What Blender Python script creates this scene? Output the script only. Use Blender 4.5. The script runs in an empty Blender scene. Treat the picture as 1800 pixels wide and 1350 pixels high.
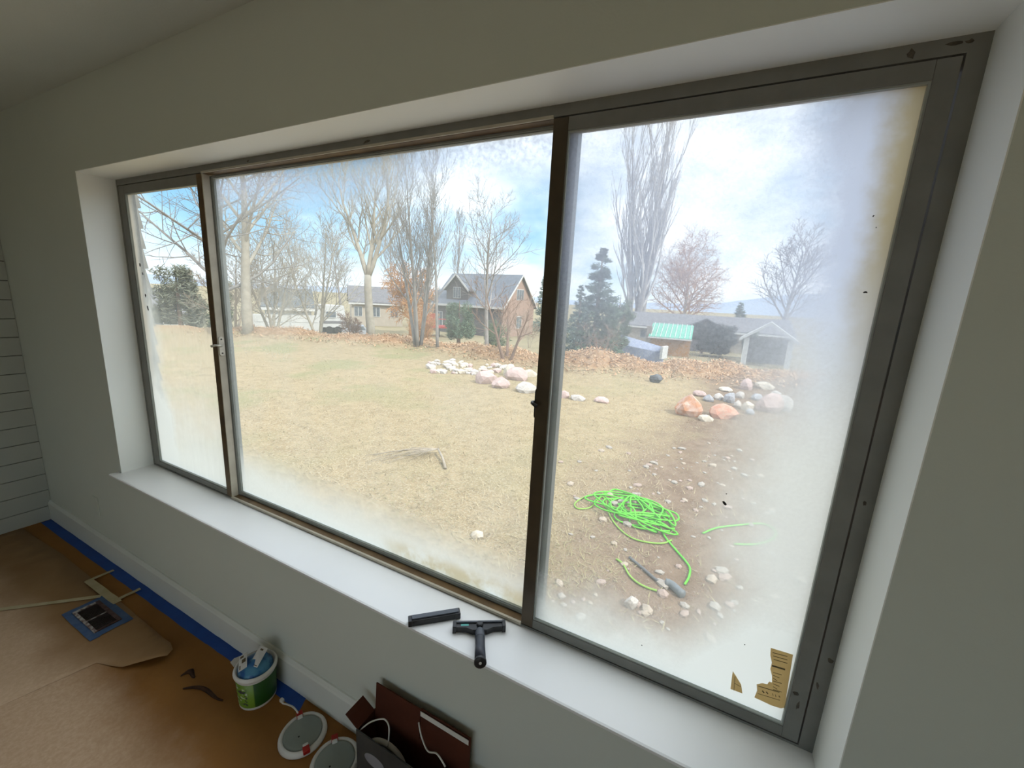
import bpy, bmesh, math, random
import numpy as np
from mathutils import Vector, Matrix, Euler, noise as mnoise

random.seed(7)
sc = bpy.context.scene
col = sc.collection
PI = math.pi

# ------------------------------------------------------------------ camera, world, sun, exposure
CAM = Vector((0.0, -0.886, 1.625))
CROT = Euler((1.36523, -0.0515, 0.47206), 'XYZ')
FPX = 719.6
cd = bpy.data.cameras.new('camera'); cam = bpy.data.objects.new('camera', cd); col.objects.link(cam)
cd.sensor_width = 36.0; cd.lens = FPX / 1800.0 * 36.0; cd.clip_start = 0.02; cd.clip_end = 3000
cam.location = CAM; cam.rotation_euler = CROT
sc.camera = cam
sc.view_settings.view_transform = 'Standard'; sc.view_settings.look = 'None'
sc.view_settings.gamma = 1.0; sc.view_settings.use_curve_mapping = False
sc.view_settings.exposure = 0.95
sc.cycles.max_bounces = 10; sc.cycles.diffuse_bounces = 6; sc.cycles.transparent_max_bounces = 24
sc.cycles.sample_clamp_indirect = 6.0
sc.cycles.use_denoising = True


class NT:
    """small expression helper for node trees"""
    def __init__(s, tree): s.t = tree; s.n = tree.nodes; s.l = tree.links
    def node(s, kind, **kw):
        n = s.n.new(kind)
        for k, v in kw.items(): setattr(n, k, v)
        return n
    def put(s, inp, v):
        if isinstance(v, bpy.types.NodeSocket): s.l.new(v, inp)
        else:
            if hasattr(inp.default_value, '__len__') and hasattr(v, '__len__') and len(inp.default_value) == 4 and len(v) == 3: v = (*v, 1)
            inp.default_value = v
    def m(s, op, a, b=0.0, c=0.0, clamp=False):
        n = s.node('ShaderNodeMath', operation=op, use_clamp=clamp)
        s.put(n.inputs[0], a); s.put(n.inputs[1], b)
        if op in ('MULTIPLY_ADD', 'SMOOTH_MIN'): s.put(n.inputs[2], c)
        return n.outputs[0]
    def add(s, a, b): return s.m('ADD', a, b)
    def sub(s, a, b): return s.m('SUBTRACT', a, b)
    def mul(s, a, b): return s.m('MULTIPLY', a, b)
    def mx(s, a, b): return s.m('MAXIMUM', a, b)
    def mn(s, a, b): return s.m('MINIMUM', a, b)
    def sat(s, a): return s.m('ADD', a, 0.0, clamp=True)
    def ss(s, a, lo, hi, t0=0.0, t1=1.0):
        n = s.node('ShaderNodeMapRange', interpolation_type='SMOOTHSTEP')
        s.put(n.inputs[0], a); s.put(n.inputs[1], lo); s.put(n.inputs[2], hi); s.put(n.inputs[3], t0); s.put(n.inputs[4], t1)
        return n.outputs[0]
    def noise(s, vec, scale, detail=3.0, rough=0.55, seed=0.0, dist=0.0):
        n = s.node('ShaderNodeTexNoise', noise_dimensions='4D')
        s.put(n.inputs['Vector'], vec); n.inputs['W'].default_value = seed
        n.inputs['Scale'].default_value = scale; n.inputs['Detail'].default_value = detail; n.inputs['Roughness'].default_value = rough; n.inputs['Distortion'].default_value = dist
        return n.outputs['Fac']
    def mix(s, f, a, b):
        n = s.node('ShaderNodeMix', data_type='RGBA')
        s.put(n.inputs[0], f); s.put(n.inputs[6], a); s.put(n.inputs[7], b)
        return n.outputs[2]
    def scalev(s, vec, v):
        n = s.node('ShaderNodeVectorMath', operation='MULTIPLY'); s.put(n.inputs[0], vec); n.inputs[1].default_value = v
        return n.outputs[0]
    def xyz(s, vec):
        n = s.node('ShaderNodeSeparateXYZ'); s.put(n.inputs[0], vec); return n.outputs
    def comb(s, x, y, z):
        n = s.node('ShaderNodeCombineXYZ'); s.put(n.inputs[0], x); s.put(n.inputs[1], y); s.put(n.inputs[2], z); return n.outputs[0]


# sky: blue between broken white cloud, brightening to the horizon
world = bpy.data.worlds.new('sky'); sc.world = world; world.use_nodes = True
W = NT(world.node_tree); W.n.clear()
wtc = W.node('ShaderNodeTexCoord').outputs['Generated']
wx, wy, wz = W.xyz(wtc)[0:3]
el = W.mx(wz, 0.0)
blue = W.mix(W.ss(el, 0.0, 0.50), (0.17, 0.32, 0.44), (0.018, 0.10, 0.27))
den = W.add(el, 0.42)
TH = -0.37
rx_ = W.sub(W.mul(wx, math.cos(TH)), W.mul(wy, math.sin(TH))); ry_ = W.add(W.mul(wx, math.sin(TH)), W.mul(wy, math.cos(TH)))
cv = W.comb(W.m('DIVIDE', rx_, den), W.m('DIVIDE', ry_, den), 0.0)
cl = W.noise(cv, 1.15, 5.0, 0.55, 30.1)
cm = W.ss(cl, 0.36, 0.62)
cm = W.mx(cm, W.ss(el, 0.12, 0.0, 0.0, 0.75))
cloud = W.mix(el, (0.52, 0.54, 0.57), (1.55, 1.58, 1.64))
skyc = W.mix(cm, blue, cloud)
low = W.mix(W.ss(wz, -0.02, 0.0), (0.25, 0.22, 0.17), skyc)
bg = W.node('ShaderNodeBackground'); W.put(bg.inputs[0], low); bg.inputs[1].default_value = 1.5
wo = W.node('ShaderNodeOutputWorld'); W.l.new(bg.outputs[0], wo.inputs[0])

sd = bpy.data.lights.new('sun', 'SUN'); sun = bpy.data.objects.new('sun', sd); col.objects.link(sun)
sd.energy = 2.2; sd.angle = math.radians(6); sd.color = (1.0, 0.95, 0.86)
SDIR = Vector((0.72, -0.16, 0.68)).normalized()      # towards the sun
sun.rotation_euler = SDIR.to_track_quat('Z', 'Y').to_euler(); sun.location = (10, -4, 12)

# ------------------------------------------------------------------ helpers
CM = CROT.to_matrix()
def ray(u, v): return CM @ Vector(((u - 900) / FPX, -(v - 675) / FPX, -1.0))
def on_z(u, v, z): d = ray(u, v); return CAM + d * ((z - CAM.z) / d.z)
def on_y(u, v, y): d = ray(u, v); return CAM + d * ((y - CAM.y) / d.y)
def far(u, v, dist): d = ray(u, v); return CAM + d * (dist / math.hypot(d.x, d.y))


class MB:
    def __init__(s): s.v = []; s.f = []; s.mi = []
    def quad(s, a, b, c, d, m=0):
        n = len(s.v); s.v += [tuple(a), tuple(b), tuple(c), tuple(d)]; s.f.append((n, n+1, n+2, n+3)); s.mi.append(m)
    def poly(s, pts, m=0):
        n = len(s.v); s.v += [tuple(p) for p in pts]; s.f.append(tuple(range(n, n+len(pts)))); s.mi.append(m)
    def box(s, x0, x1, y0, y1, z0, z1, m=0, c=0.0, M=None):
        """box, edges chamfered by c"""
        if c > 0:
            bm = bmesh.new(); bmesh.ops.create_cube(bm, size=1.0)
            for v in bm.verts:
                v.co = Vector(((x0+x1)/2 + v.co.x*(x1-x0), (y0+y1)/2 + v.co.y*(y1-y0), (z0+z1)/2 + v.co.z*(z1-z0)))
            bmesh.ops.bevel(bm, geom=bm.edges[:], offset=c, segments=2, affect='EDGES', profile=0.5)
            s.addbm(bm, m, M); return s
        P = [(x0,y0,z0),(x1,y0,z0),(x1,y1,z0),(x0,y1,z0),(x0,y0,z1),(x1,y0,z1),(x1,y1,z1),(x0,y1,z1)]
        if M is not None: P = [tuple(M @ Vector(p)) for p in P]
        n = len(s.v); s.v += P
        for f in ((0,3,2,1),(4,5,6,7),(0,1,5,4),(1,2,6,5),(2,3,7,6),(3,0,4,7)): s.f.append(tuple(n+i for i in f)); s.mi.append(m)
        return s
    def addbm(s, bm, m=0, M=None):
        n = len(s.v); bm.verts.index_update()
        s.v += [tuple(M @ v.co) if M is not None else tuple(v.co) for v in bm.verts]
        for f in bm.faces: s.f.append(tuple(n+v.index for v in f.verts)); s.mi.append(m)
        bm.free()
    def prism(s, pts, axis, a, b, m=0):
        """closed 2-D outline pts extruded along axis (0 x, 1 y, 2 z) from a to b"""
        def P(p, t):
            return {0: (t, p[0], p[1]), 1: (p[0], t, p[1]), 2: (p[0], p[1], t)}[axis]
        k = len(pts); n = len(s.v); s.v += [P(p, a) for p in pts] + [P(p, b) for p in pts]
        for i in range(k): s.f.append((n+i, n+(i+1) % k, n+k+(i+1) % k, n+k+i)); s.mi.append(m)
        s.f.append(tuple(n+i for i in reversed(range(k)))); s.mi.append(m)
        s.f.append(tuple(n+k+i for i in range(k))); s.mi.append(m)
        return s
    def tube(s, pts, rad, sides=6, m=0, caps=True):
        pts = [Vector(p) for p in pts]; k = len(pts)
        if not hasattr(rad, '__len__'): rad = [rad]*k
        n0 = len(s.v); up = None
        for i, p in enumerate(pts):
            d = (pts[min(i+1, k-1)] - pts[max(i-1, 0)])
            if d.length < 1e-9: d = Vector((0, 0, 1))
            d.normalize()
            if up is None: up = Vector((1, 0, 0)) if abs(d.x) < 0.8 else Vector((0, 1, 0))
            a = up - d*up.dot(d)
            if a.length < 1e-6: a = d.orthogonal()
            a.normalize(); b = d.cross(a); up = a
            for j in range(sides):
                t = 2*PI*j/sides; q = p + (a*math.cos(t) + b*math.sin(t))*rad[i]; s.v.append((q.x, q.y, q.z))
        for i in range(k-1):
            for j in range(sides):
                j2 = (j+1) % sides
                s.f.append((n0+i*sides+j, n0+i*sides+j2, n0+(i+1)*sides+j2, n0+(i+1)*sides+j)); s.mi.append(m)
        if caps:
            s.f.append(tuple(n0+j for j in reversed(range(sides)))); s.mi.append(m)
            s.f.append(tuple(n0+(k-1)*sides+j for j in range(sides))); s.mi.append(m)
        return s
    def lathe(s, prof, seg=32, c=(0, 0, 0), M=None, m=0):
        """profile [(r,z)] turned about z through c"""
        n0 = len(s.v); k = len(prof)
        for r, z in prof:
            for j in range(seg):
                t = 2*PI*j/seg; p = Vector((c[0]+max(r, 1e-5)*math.cos(t), c[1]+max(r, 1e-5)*math.sin(t), c[2]+z))
                if M is not None: p = M @ p
                s.v.append(tuple(p))
        for i in range(k-1):
            for j in range(seg):
                j2 = (j+1) % seg
                s.f.append((n0+i*seg+j, n0+i*seg+j2, n0+(i+1)*seg+j2, n0+(i+1)*seg+j)); s.mi.append(m)
        return s
    def build(s, name, mat, parent=None, off=None, smooth=False):
        me = bpy.data.meshes.new(name)
        v = s.v
        if off is not None: v = [(p[0]-off[0], p[1]-off[1], p[2]-off[2]) for p in v]
        me.from_pydata(v, [], s.f)
        for mm in (mat if isinstance(mat, (list, tuple)) else [mat]): me.materials.append(mm)
        if any(s.mi): me.polygons.foreach_set('material_index', s.mi)
        if smooth: me.polygons.foreach_set('use_smooth', [True]*len(me.polygons))
        me.update()
        o = bpy.data.objects.new(name, me); col.objects.link(o)
        if parent is not None: o.parent = parent
        return o

LOC = {}
def tag(o, label=None, cat=None, group=None, kind=None):
    if label: o['label'] = label
    if cat: o['category'] = cat
    if group: o['group'] = group
    if kind: o['kind'] = kind
    return o
def empty(name, loc, label=None, cat=None, group=None, kind=None, parent=None):
    o = bpy.data.objects.new(name, None); col.objects.link(o); o.empty_display_size = 0.1
    if parent is None: o.location = loc; LOC[o] = Vector(loc)
    else: o.parent = parent; LOC[o] = LOC[parent]
    return tag(o, label, cat, group, kind)
def part(parent, name, mb, mat, smooth=False):
    """mb in world coordinates; the part keeps its thing's origin"""
    o = mb.build(name, mat, parent, LOC[parent], smooth); LOC[o] = LOC[parent]; return o
def single(name, mb, mat, label, cat, group=None, kind=None, smooth=False, base=None):
    """a thing that is one mesh, origin at its base"""
    if base is None:
        a = np.array(mb.v); base = Vector((*a.mean(0)[:2], a[:, 2].min()))
    o = mb.build(name, mat, None, base, smooth); o.location = base; LOC[o] = Vector(base)
    return tag(o, label, cat, group, kind)
def struct(name, mb, mat, base=(0, 0, 0)):
    o = mb.build(name, mat, None, base); o.location = base; LOC[o] = Vector(base); o['kind'] = 'structure'; return o

# ------------------------------------------------------------------ materials
MATS = {}
def mat(name, c1, c2=None, scale=8.0, rough=0.6, bump=0.0, bscale=60.0, metal=0.0, lo=0.35, hi=0.65, stretch=(1, 1, 1), spec=0.4, trans=0.0, detail=4.0):
    if name in MATS: return MATS[name]
    m = bpy.data.materials.new(name); m.use_nodes = True; N = NT(m.node_tree); N.n.clear()
    tc = N.scalev(N.node('ShaderNodeTexCoord').outputs['Object'], stretch)
    b = N.node('ShaderNodeBsdfPrincipled')
    if c2 is None: c2 = tuple(x*0.86 for x in c1)
    N.put(b.inputs['Base Color'], N.mix(N.ss(N.noise(tc, scale, detail), lo, hi), c1, c2))
    b.inputs['Roughness'].default_value = rough; b.inputs['Metallic'].default_value = metal
    b.inputs['Specular IOR Level'].default_value = spec
    if bump > 0:
        bn = N.node('ShaderNodeBump'); bn.inputs['Strength'].default_value = bump; bn.inputs['Distance'].default_value = 0.01
        N.put(bn.inputs['Height'], N.noise(tc, bscale, 3.0)); N.l.new(bn.outputs[0], b.inputs['Normal'])
    out = N.node('ShaderNodeOutputMaterial'); sh = b.outputs[0]
    if trans > 0:
        tl = N.node('ShaderNodeBsdfTranslucent'); tl.inputs[0].default_value = (*c1, 1); mxs = N.node('ShaderNodeMixShader'); mxs.inputs[0].default_value = trans
        N.l.new(sh, mxs.inputs[1]); N.l.new(tl.outputs[0], mxs.inputs[2]); sh = mxs.outputs[0]
    N.l.new(sh, out.inputs[0])
    MATS[name] = m; return m

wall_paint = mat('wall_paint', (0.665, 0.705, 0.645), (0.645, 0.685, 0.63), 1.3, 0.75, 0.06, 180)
ceil_paint = mat('ceiling_paint', (0.67, 0.70, 0.655), (0.65, 0.68, 0.635), 2.0, 0.8, 0.08, 120)
trim_paint = mat('trim_paint', (0.74, 0.77, 0.73), (0.71, 0.74, 0.70), 3.0, 0.45)
stool_paint = mat('stool_paint', (0.84, 0.85, 0.85), (0.82, 0.83, 0.83), 3.0, 0.38)
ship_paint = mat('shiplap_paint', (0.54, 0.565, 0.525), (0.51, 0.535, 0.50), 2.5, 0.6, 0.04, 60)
gap_dark = mat('gap_dark', (0.03, 0.028, 0.025), None, 10, 0.9)
frame_paint = mat('frame_paint', (0.205, 0.203, 0.185), (0.18, 0.178, 0.162), 14, 0.42, 0.03, 90)
bronze = mat('bronze_channel', (0.17, 0.105, 0.045), (0.11, 0.065, 0.028), 12, 0.45, 0, 60, 0.35)
dark_bronze = mat('dark_bronze', (0.085, 0.062, 0.036), (0.065, 0.047, 0.027), 10, 0.35, 0, 60, 0.2)
beige_metal = mat('beige_stile', (0.50, 0.46, 0.37), (0.44, 0.40, 0.32), 16, 0.5)
outer_metal = mat('outer_frame_metal', (0.36, 0.38, 0.35), (0.29, 0.31, 0.285), 9, 0.4)
steel_dark = mat('dark_latch', (0.05, 0.045, 0.04), None, 30, 0.4, 0, 60, 0.6)
latch_white = mat('latch_metal', (0.62, 0.60, 0.52), (0.5, 0.48, 0.42), 40, 0.35, 0, 60, 0.3)
def kraft(name, c1, c2):
    m = bpy.data.materials.new(name); m.use_nodes = True; N = NT(m.node_tree); N.n.clear()
    pos = N.node('ShaderNodeNewGeometry').outputs['Position']; X = N.xyz(pos)
    b = N.node('ShaderNodeBsdfPrincipled'); b.inputs['Roughness'].default_value = .7; b.inputs['Specular IOR Level'].default_value = .3
    base = N.mix(N.ss(N.noise(pos, 3.2, 5), .35, .65), c1, c2)
    lit_tint = N.ss(N.add(N.m('MULTIPLY', X[1], -1.0), N.mul(N.sub(N.noise(pos, 2.2, 5, .6, 3.0), .5), .35)), 0.27, .52)  # brighter light on the floor away from the wall, painted into the paper
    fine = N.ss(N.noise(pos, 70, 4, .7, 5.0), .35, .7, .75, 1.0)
    N.put(b.inputs['Base Color'], N.mix(N.mul(lit_tint, fine), base, (0.60, 0.43, 0.29)))
    bn = N.node('ShaderNodeBump'); bn.inputs['Strength'].default_value = .16; bn.inputs['Distance'].default_value = .01; N.put(bn.inputs['Height'], N.noise(pos, 20, 4, .6)); N.l.new(bn.outputs[0], b.inputs['Normal'])
    out = N.node('ShaderNodeOutputMaterial'); N.l.new(b.outputs[0], out.inputs[0]); return m
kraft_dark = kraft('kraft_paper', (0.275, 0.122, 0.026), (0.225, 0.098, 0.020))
kraft_light = kraft('kraft_paper_pale', (0.33, 0.20, 0.095), (0.28, 0.155, 0.066))
blue_tape = mat('blue_tape', (0.010, 0.070, 0.34), (0.008, 0.055, 0.28), 12, 0.55, 0.05, 90)
blue_tape_old = mat('blue_tape_dusty', (0.075, 0.125, 0.24), (0.05, 0.10, 0.22), 25, 0.65)
mask_tape = mat('masking_tape', (0.50, 0.43, 0.27), (0.44, 0.37, 0.22), 20, 0.7, 0.05, 150)
black_plastic = mat('black_plastic', (0.012, 0.013, 0.015), (0.02, 0.02, 0.022), 40, 0.35)
navy_plastic = mat('navy_plastic', (0.035, 0.04, 0.055), (0.028, 0.032, 0.045), 60, 0.4)
navy_light = mat('navy_plastic_collar', (0.075, 0.085, 0.105), None, 60, 0.35)
white_plastic = mat('white_plastic', (0.74, 0.73, 0.69), (0.66, 0.65, 0.61), 12, 0.4)
teal_print = mat('teal_print', (0.10, 0.42, 0.38), None, 60, 0.5)

clear = bpy.data.materials.new('clear_glass'); clear.use_nodes = True; N = NT(clear.node_tree); N.n.clear()
_t = N.node('ShaderNodeBsdfTransparent'); _t.inputs[0].default_value = (0.97, 0.99, 0.98, 1)
_o = N.node('ShaderNodeOutputMaterial'); N.l.new(_t.outputs[0], _o.inputs[0])


# ------------------------------------------------------------------ room shell
XL, XR, YF, ZC = -3.87, 2.2, -3.6, 2.44                # left wall, right wall, wall behind the camera, ceiling
RX0, RX1, RZ0, RZ1, YW = -2.720, 0.330, 0.616, 2.092, 0.1404   # window recess and the frame's room face
YO = 0.205                                               # outer face of the window wall

struct('floor', MB().box(XL-.15, XR+.15, YF-.15, YO, -0.45, 0.0), mat('subfloor', (0.34, 0.22, 0.12), (0.28, 0.17, 0.09), 5, 0.6, stretch=(1, 8, 1)))
struct('ceiling', MB().box(XL-.15, XR+.15, YF-.15, YO, ZC, ZC+0.15), ceil_paint)
w = MB()
w.box(XL-.15, RX0, 0, YO, 0, ZC); w.box(RX1, XR+.15, 0, YO, 0, ZC)
w.box(RX0, RX1, 0, YO, RZ1, ZC); w.box(RX0, RX1, 0, YO, 0, RZ0-0.022)
struct('wall_back', w, wall_paint)
# wall behind the camera; its unseen window is added as fill light
w = MB(); FX0, FX1, FZ0, FZ1 = -1.3, 1.3, 0.35, 2.12
w.box(XL-.15, FX0, YF-.15, YF, 0, ZC); w.box(FX1, XR+.15, YF-.15, YF, 0, ZC); w.box(FX0, FX1, YF-.15, YF, FZ1, ZC); w.box(FX0, FX1, YF-.15, YF, 0, FZ0)
struct('wall_front', w, wall_paint)
struct('wall_right', MB().box(XR, XR+.15, YF, 0, 0, ZC), wall_paint)
w2 = empty('fill_window', (FX0, YF-.1, FZ0), kind='structure')
part(w2, 'window_frame', MB().box(FX0, FX1, YF-.12, YF-.05, FZ0, FZ0+.05).box(FX0, FX1, YF-.12, YF-.05, FZ1-.05, FZ1).box(FX0, FX0+.05, YF-.12, YF-.05, FZ0+.05, FZ1-.05)
     .box(FX1-.05, FX1, YF-.12, YF-.05, FZ0+.05, FZ1-.05).box((FX0+FX1)/2-.03, (FX0+FX1)/2+.03, YF-.12, YF-.05, FZ0+.05, FZ1-.05), trim_paint)
for xa, xb in ((FX0+.05, (FX0+FX1)/2-.03), ((FX0+FX1)/2+.03, FX1-.05)): part(w2, 'pane', MB().box(xa, xb, YF-.09, YF-.085, FZ0+.05, FZ1-.05), clear)
# left wall: backing and shiplap boards with open joints
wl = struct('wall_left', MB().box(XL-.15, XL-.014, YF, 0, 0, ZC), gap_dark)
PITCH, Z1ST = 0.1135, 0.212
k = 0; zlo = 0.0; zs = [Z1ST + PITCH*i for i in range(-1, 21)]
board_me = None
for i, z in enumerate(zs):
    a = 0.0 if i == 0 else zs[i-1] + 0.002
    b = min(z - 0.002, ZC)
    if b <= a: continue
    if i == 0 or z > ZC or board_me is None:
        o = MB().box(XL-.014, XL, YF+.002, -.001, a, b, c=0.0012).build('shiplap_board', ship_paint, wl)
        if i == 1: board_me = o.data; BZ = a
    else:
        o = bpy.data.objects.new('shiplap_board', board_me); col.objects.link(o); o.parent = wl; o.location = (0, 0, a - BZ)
# baseboard under the window
struct('baseboard_back', MB().prism([(0, 0), (-.016, 0), (-.016, .118), (-.012, .124), (-.006, .137), (0, .137)], 0, XL, XR), trim_paint)
# window stool: nosing past the wall face with short horns
st = MB()
st.box(RX0, RX1, -.002, YW+.01, RZ0-.022, RZ0)
st.prism([(-.002, RZ0), (-.034, RZ0), (-.0392, RZ0-.002), (-.0396, RZ0-.006), (-.0392, RZ0-.010), (-.034, RZ0-.012), (-.002, RZ0-.012)], 0, -2.753, RX1+.033)
struct('trim_1', st, stool_paint)

# white liner boards round the recess
ln = MB(); e_ = .002
ln.box(RX0, RX1, .0005, YW, RZ1-e_, RZ1); ln.box(RX0, RX0+e_, .0005, YW, RZ0, RZ1-e_); ln.box(RX1-e_, RX1, .0005, YW, RZ0, RZ1-e_)
struct('trim_2', ln, mat('liner_paint', (0.91, 0.93, 0.90), (0.90, 0.92, 0.88), 3, .5))

# ------------------------------------------------------------------ the window
def dirt_glass(name, Wd, Hd, fn):
    """clear pane with a film of dirt and fog between the panes: fn(N, u, v, vec) -> (cover 0..1, colour)"""
    m = bpy.data.materials.new(name); m.use_nodes = True; N = NT(m.node_tree); N.n.clear()
    vec = N.node('ShaderNodeTexCoord').outputs['Object']; X = N.xyz(vec)
    u = N.m('DIVIDE', X[0], Wd); v = N.m('DIVIDE', X[2], Hd)
    h, c = fn(N, u, v, vec)
    tr = N.node('ShaderNodeBsdfTransparent'); tr.inputs[0].default_value = (0.97, 0.985, 0.98, 1)
    tl = N.node('ShaderNodeBsdfTranslucent'); N.put(tl.inputs[0], c)
    df = N.node('ShaderNodeBsdfDiffuse'); N.put(df.inputs[0], c)
    s1 = N.node('ShaderNodeMixShader'); s1.inputs[0].default_value = 0.12; N.l.new(tl.outputs[0], s1.inputs[1]); N.l.new(df.outputs[0], s1.inputs[2])
    s2 = N.node('ShaderNodeMixShader'); N.put(s2.inputs[0], N.sat(h)); N.l.new(tr.outputs[0], s2.inputs[1]); N.l.new(s1.outputs[0], s2.inputs[2])
    gl = N.node('ShaderNodeBsdfGlossy'); gl.inputs['Roughness'].default_value = 0.08
    s3 = N.node('ShaderNodeMixShader'); s3.inputs[0].default_value = 0.02; N.l.new(s2.outputs[0], s3.inputs[1]); N.l.new(gl.outputs[0], s3.inputs[2])
    out = N.node('ShaderNodeOutputMaterial'); N.l.new(s3.outputs[0], out.inputs[0])
    return m
FOG = (0.84, 0.87, 0.80)
def dirt_left(N, u, v, vec):
    n1 = N.noise(vec, 5.0, 4, 0.6, 1.0); n2 = N.noise(N.scalev(vec, (1, 1, 0.18)), 26.0, 3, 0.6, 2.0); n3 = N.noise(vec, 160.0, 2, 0.5, 3.0)
    e = N.add(u, N.mul(N.sub(n1, 0.5), 0.30))
    side = N.ss(e, 0.34, 0.02)
    side = N.mul(side, N.ss(v, 0.86, 0.55, 0.35, 1.0))
    bot = N.ss(N.add(v, N.mul(N.sub(n1, 0.5), 0.22)), 0.42, 0.03)
    lower = N.ss(v, 0.78, 0.50, 0.0, 0.26)
    h = N.add(N.mul(side, 0.50), N.add(N.mul(bot, 0.62), lower))
    h = N.add(h, N.add(0.06, N.mul(N.sub(n2, 0.5), 0.22)))
    h = N.add(h, N.ss(n3, 0.70, 0.78, 0.0, 0.25))
    tan = N.mul(N.ss(N.add(u, N.mul(n1, 0.10)), 0.17, 0.07), N.ss(v, 0.2, 0.6))
    return N.mx(N.sat(h), N.mul(tan, 0.85)), N.mix(tan, FOG, (0.66, 0.62, 0.50))
def dirt_mid(N, u, v, vec):
    n1 = N.noise(vec, 3.2, 5, 0.6, 11.0); n2 = N.noise(vec, 70.0, 3, 0.6, 12.0); n3 = N.noise(vec, 9.0, 4, 0.6, 14.0)
    w_ = N.mul(N.sub(n1, 0.5), 0.16)
    bot = N.ss(N.add(N.add(v, w_), N.mul(u, 0.055)), 0.215, 0.03)
    top = N.ss(N.sub(v, N.mul(w_, 0.7)), 0.86, 0.97)
    top = N.mul(top, N.ss(n2, 0.30, 0.70, 0.55, 1.0))
    veil = N.ss(n1, 0.36, 0.70, 0.14, 0.26)
    lft = N.mul(N.ss(u, 0.55, 0.15), N.mul(N.ss(v, 0.40, 0.55), N.ss(v, 0.98, 0.75)))
    h = N.add(N.add(veil, N.mul(lft, 0.10)), N.add(N.mul(bot, 0.80), N.mul(top, 0.55)))
    h = N.add(h, N.mul(N.sub(n2, 0.5), 0.10))
    st_ = N.mul(N.ss(v, 0.060, 0.02), N.mul(N.ss(u, 0.55, 0.70), N.ss(n3, 0.35, 0.6)))
    t2 = N.mul(N.ss(v, 0.93, 0.99), N.mul(N.ss(u, 0.25, 0.45), N.ss(u, 0.75, 0.55)))
    return N.mx(N.sat(h), N.mul(st_, 0.9)), N.mix(N.mx(st_, N.mul(t2, 0.7)), N.mix(top, FOG, (0.60, 0.66, 0.78)), (0.62, 0.56, 0.38))
def dirt_right(N, u, v, vec):
    n1 = N.noise(vec, 4.0, 5, 0.6, 21.0); n2 = N.noise(vec, 120.0, 3, 0.65, 22.0); n3 = N.noise(vec, 14.0, 4, 0.6, 23.0); n4 = N.noise(vec, 260.0, 1, 0.5, 24.0)
    w_ = N.mul(N.sub(n1, 0.5), 0.34)
    mid = N.ss(N.m('ABSOLUTE', N.sub(v, 0.36)), 0.55, 0.0, 0.0, 0.13)
    side = N.ss(N.add(N.add(u, w_), mid), 0.68, 1.02)
    bot = N.ss(N.add(N.add(v, N.mul(w_, 0.6)), N.mul(u, -0.06)), 0.165, -0.01)
    top = N.ss(v, 0.50, 0.85, 0.0, 0.44)
    h = N.add(N.add(0.17, N.mul(side, 0.72)), N.add(N.mul(bot, 0.80), top))
    h = N.add(h, N.mul(N.sub(n2, 0.5), N.ss(v, 0.3, 0.8, 0.14, 0.36)))
    h = N.add(h, N.ss(n4, 0.74, 0.80, 0.0, 0.22))
    brown = N.mul(N.ss(N.add(u, N.mul(N.sub(n3, 0.5), 0.09)), 0.89, 0.985), N.ss(v, 0.48, 0.85))
    col_ = N.mix(N.ss(v, 0.45, 0.80), FOG, (0.62, 0.68, 0.80))
    return N.mx(N.sat(h), N.mul(brown, 0.92)), N.mix(brown, col_, (0.40, 0.345, 0.22))

win = empty('window_1', (RX0, YW, RZ0), kind='structure')
g0, g1, gt, gb = -2.706, 0.300, 2.0635, 0.622          # clear opening of the outer frame
f0, f1, ft, fb = RX0, RX1, RZ1, RZ0
fr = MB()
fr.box(f0, f1, YW, YO, gt, ft); fr.box(f0, f1, YW, YO, fb, gb); fr.box(f0, g0, YW, YO, gb, gt); fr.box(g1, f1, YW, YO, gb, gt)
part(win, 'window_frame', fr, frame_paint)
# bronze tracks showing at head and sill between the two sliding sashes
x1, x3 = -1.975, -0.4345
ch = MB()
ch.box(x1, x3, YW+.003, .172, gt-.004, gt-.0002); ch.box(x1, x3, YW+.004, .172, gb+.0002, gb+.004)
part(win, 'track', ch, bronze)
lip = MB()
lip.box(x1, x3, YW-.003, YW+.003, gt-.003, gt+.004); lip.box(x1, x3, YW-.004, YW+.004, gb-.003, gb+.006)
part(win, 'track_lip', lip, beige_metal)

def sash(xa, xb, za, zb, ya, yb, wl_, wr_, wt_, wb_, ms, glass_fn, gname):
    s = empty('sash', None, parent=win)
    part(s, 'stile', MB().box(xa, xa+wl_, ya, yb, za, zb, c=.0012), ms[0]); part(s, 'stile', MB().box(xb-wr_, xb, ya, yb, za, zb, c=.0012), ms[1])
    part(s, 'rail', MB().box(xa+wl_, xb-wr_, ya, yb, zb-wt_, zb, c=.0012), ms[2]); part(s, 'rail', MB().box(xa+wl_, xb-wr_, ya, yb, za, za+wb_, c=.0012), ms[3])
    # glazing beads
    xi0, xi1, zi0, zi1 = xa+wl_, xb-wr_, za+wb_, zb-wt_
    yg = ya + 0.012
    bd = MB(); e = .0035
    bd.box(xi0, xi1, ya+.003, yg, zi0, zi0+e); bd.box(xi0, xi1, ya+.003, yg, zi1-e, zi1); bd.box(xi0, xi0+e, ya+.003, yg, zi0+e, zi1-e); bd.box(xi1-e, xi1, ya+.003, yg, zi0+e, zi1-e)
    part(s, 'glazing_bead', bd, outer_metal)
    Wd, Hd = xi1-xi0, zi1-zi0
    p = MB().box(0, Wd, 0, .005, 0, Hd)
    p.mi = [1, 1, 0, 1, 1, 1]
    o = p.build('pane', [dirt_glass(gname, Wd, Hd, glass_fn), clear], s)
    o.location = Vector((xi0, yg, zi0)) - LOC[win]
    LOC[o] = Vector((xi0, yg, zi0))
    return s
gp = .003
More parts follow.
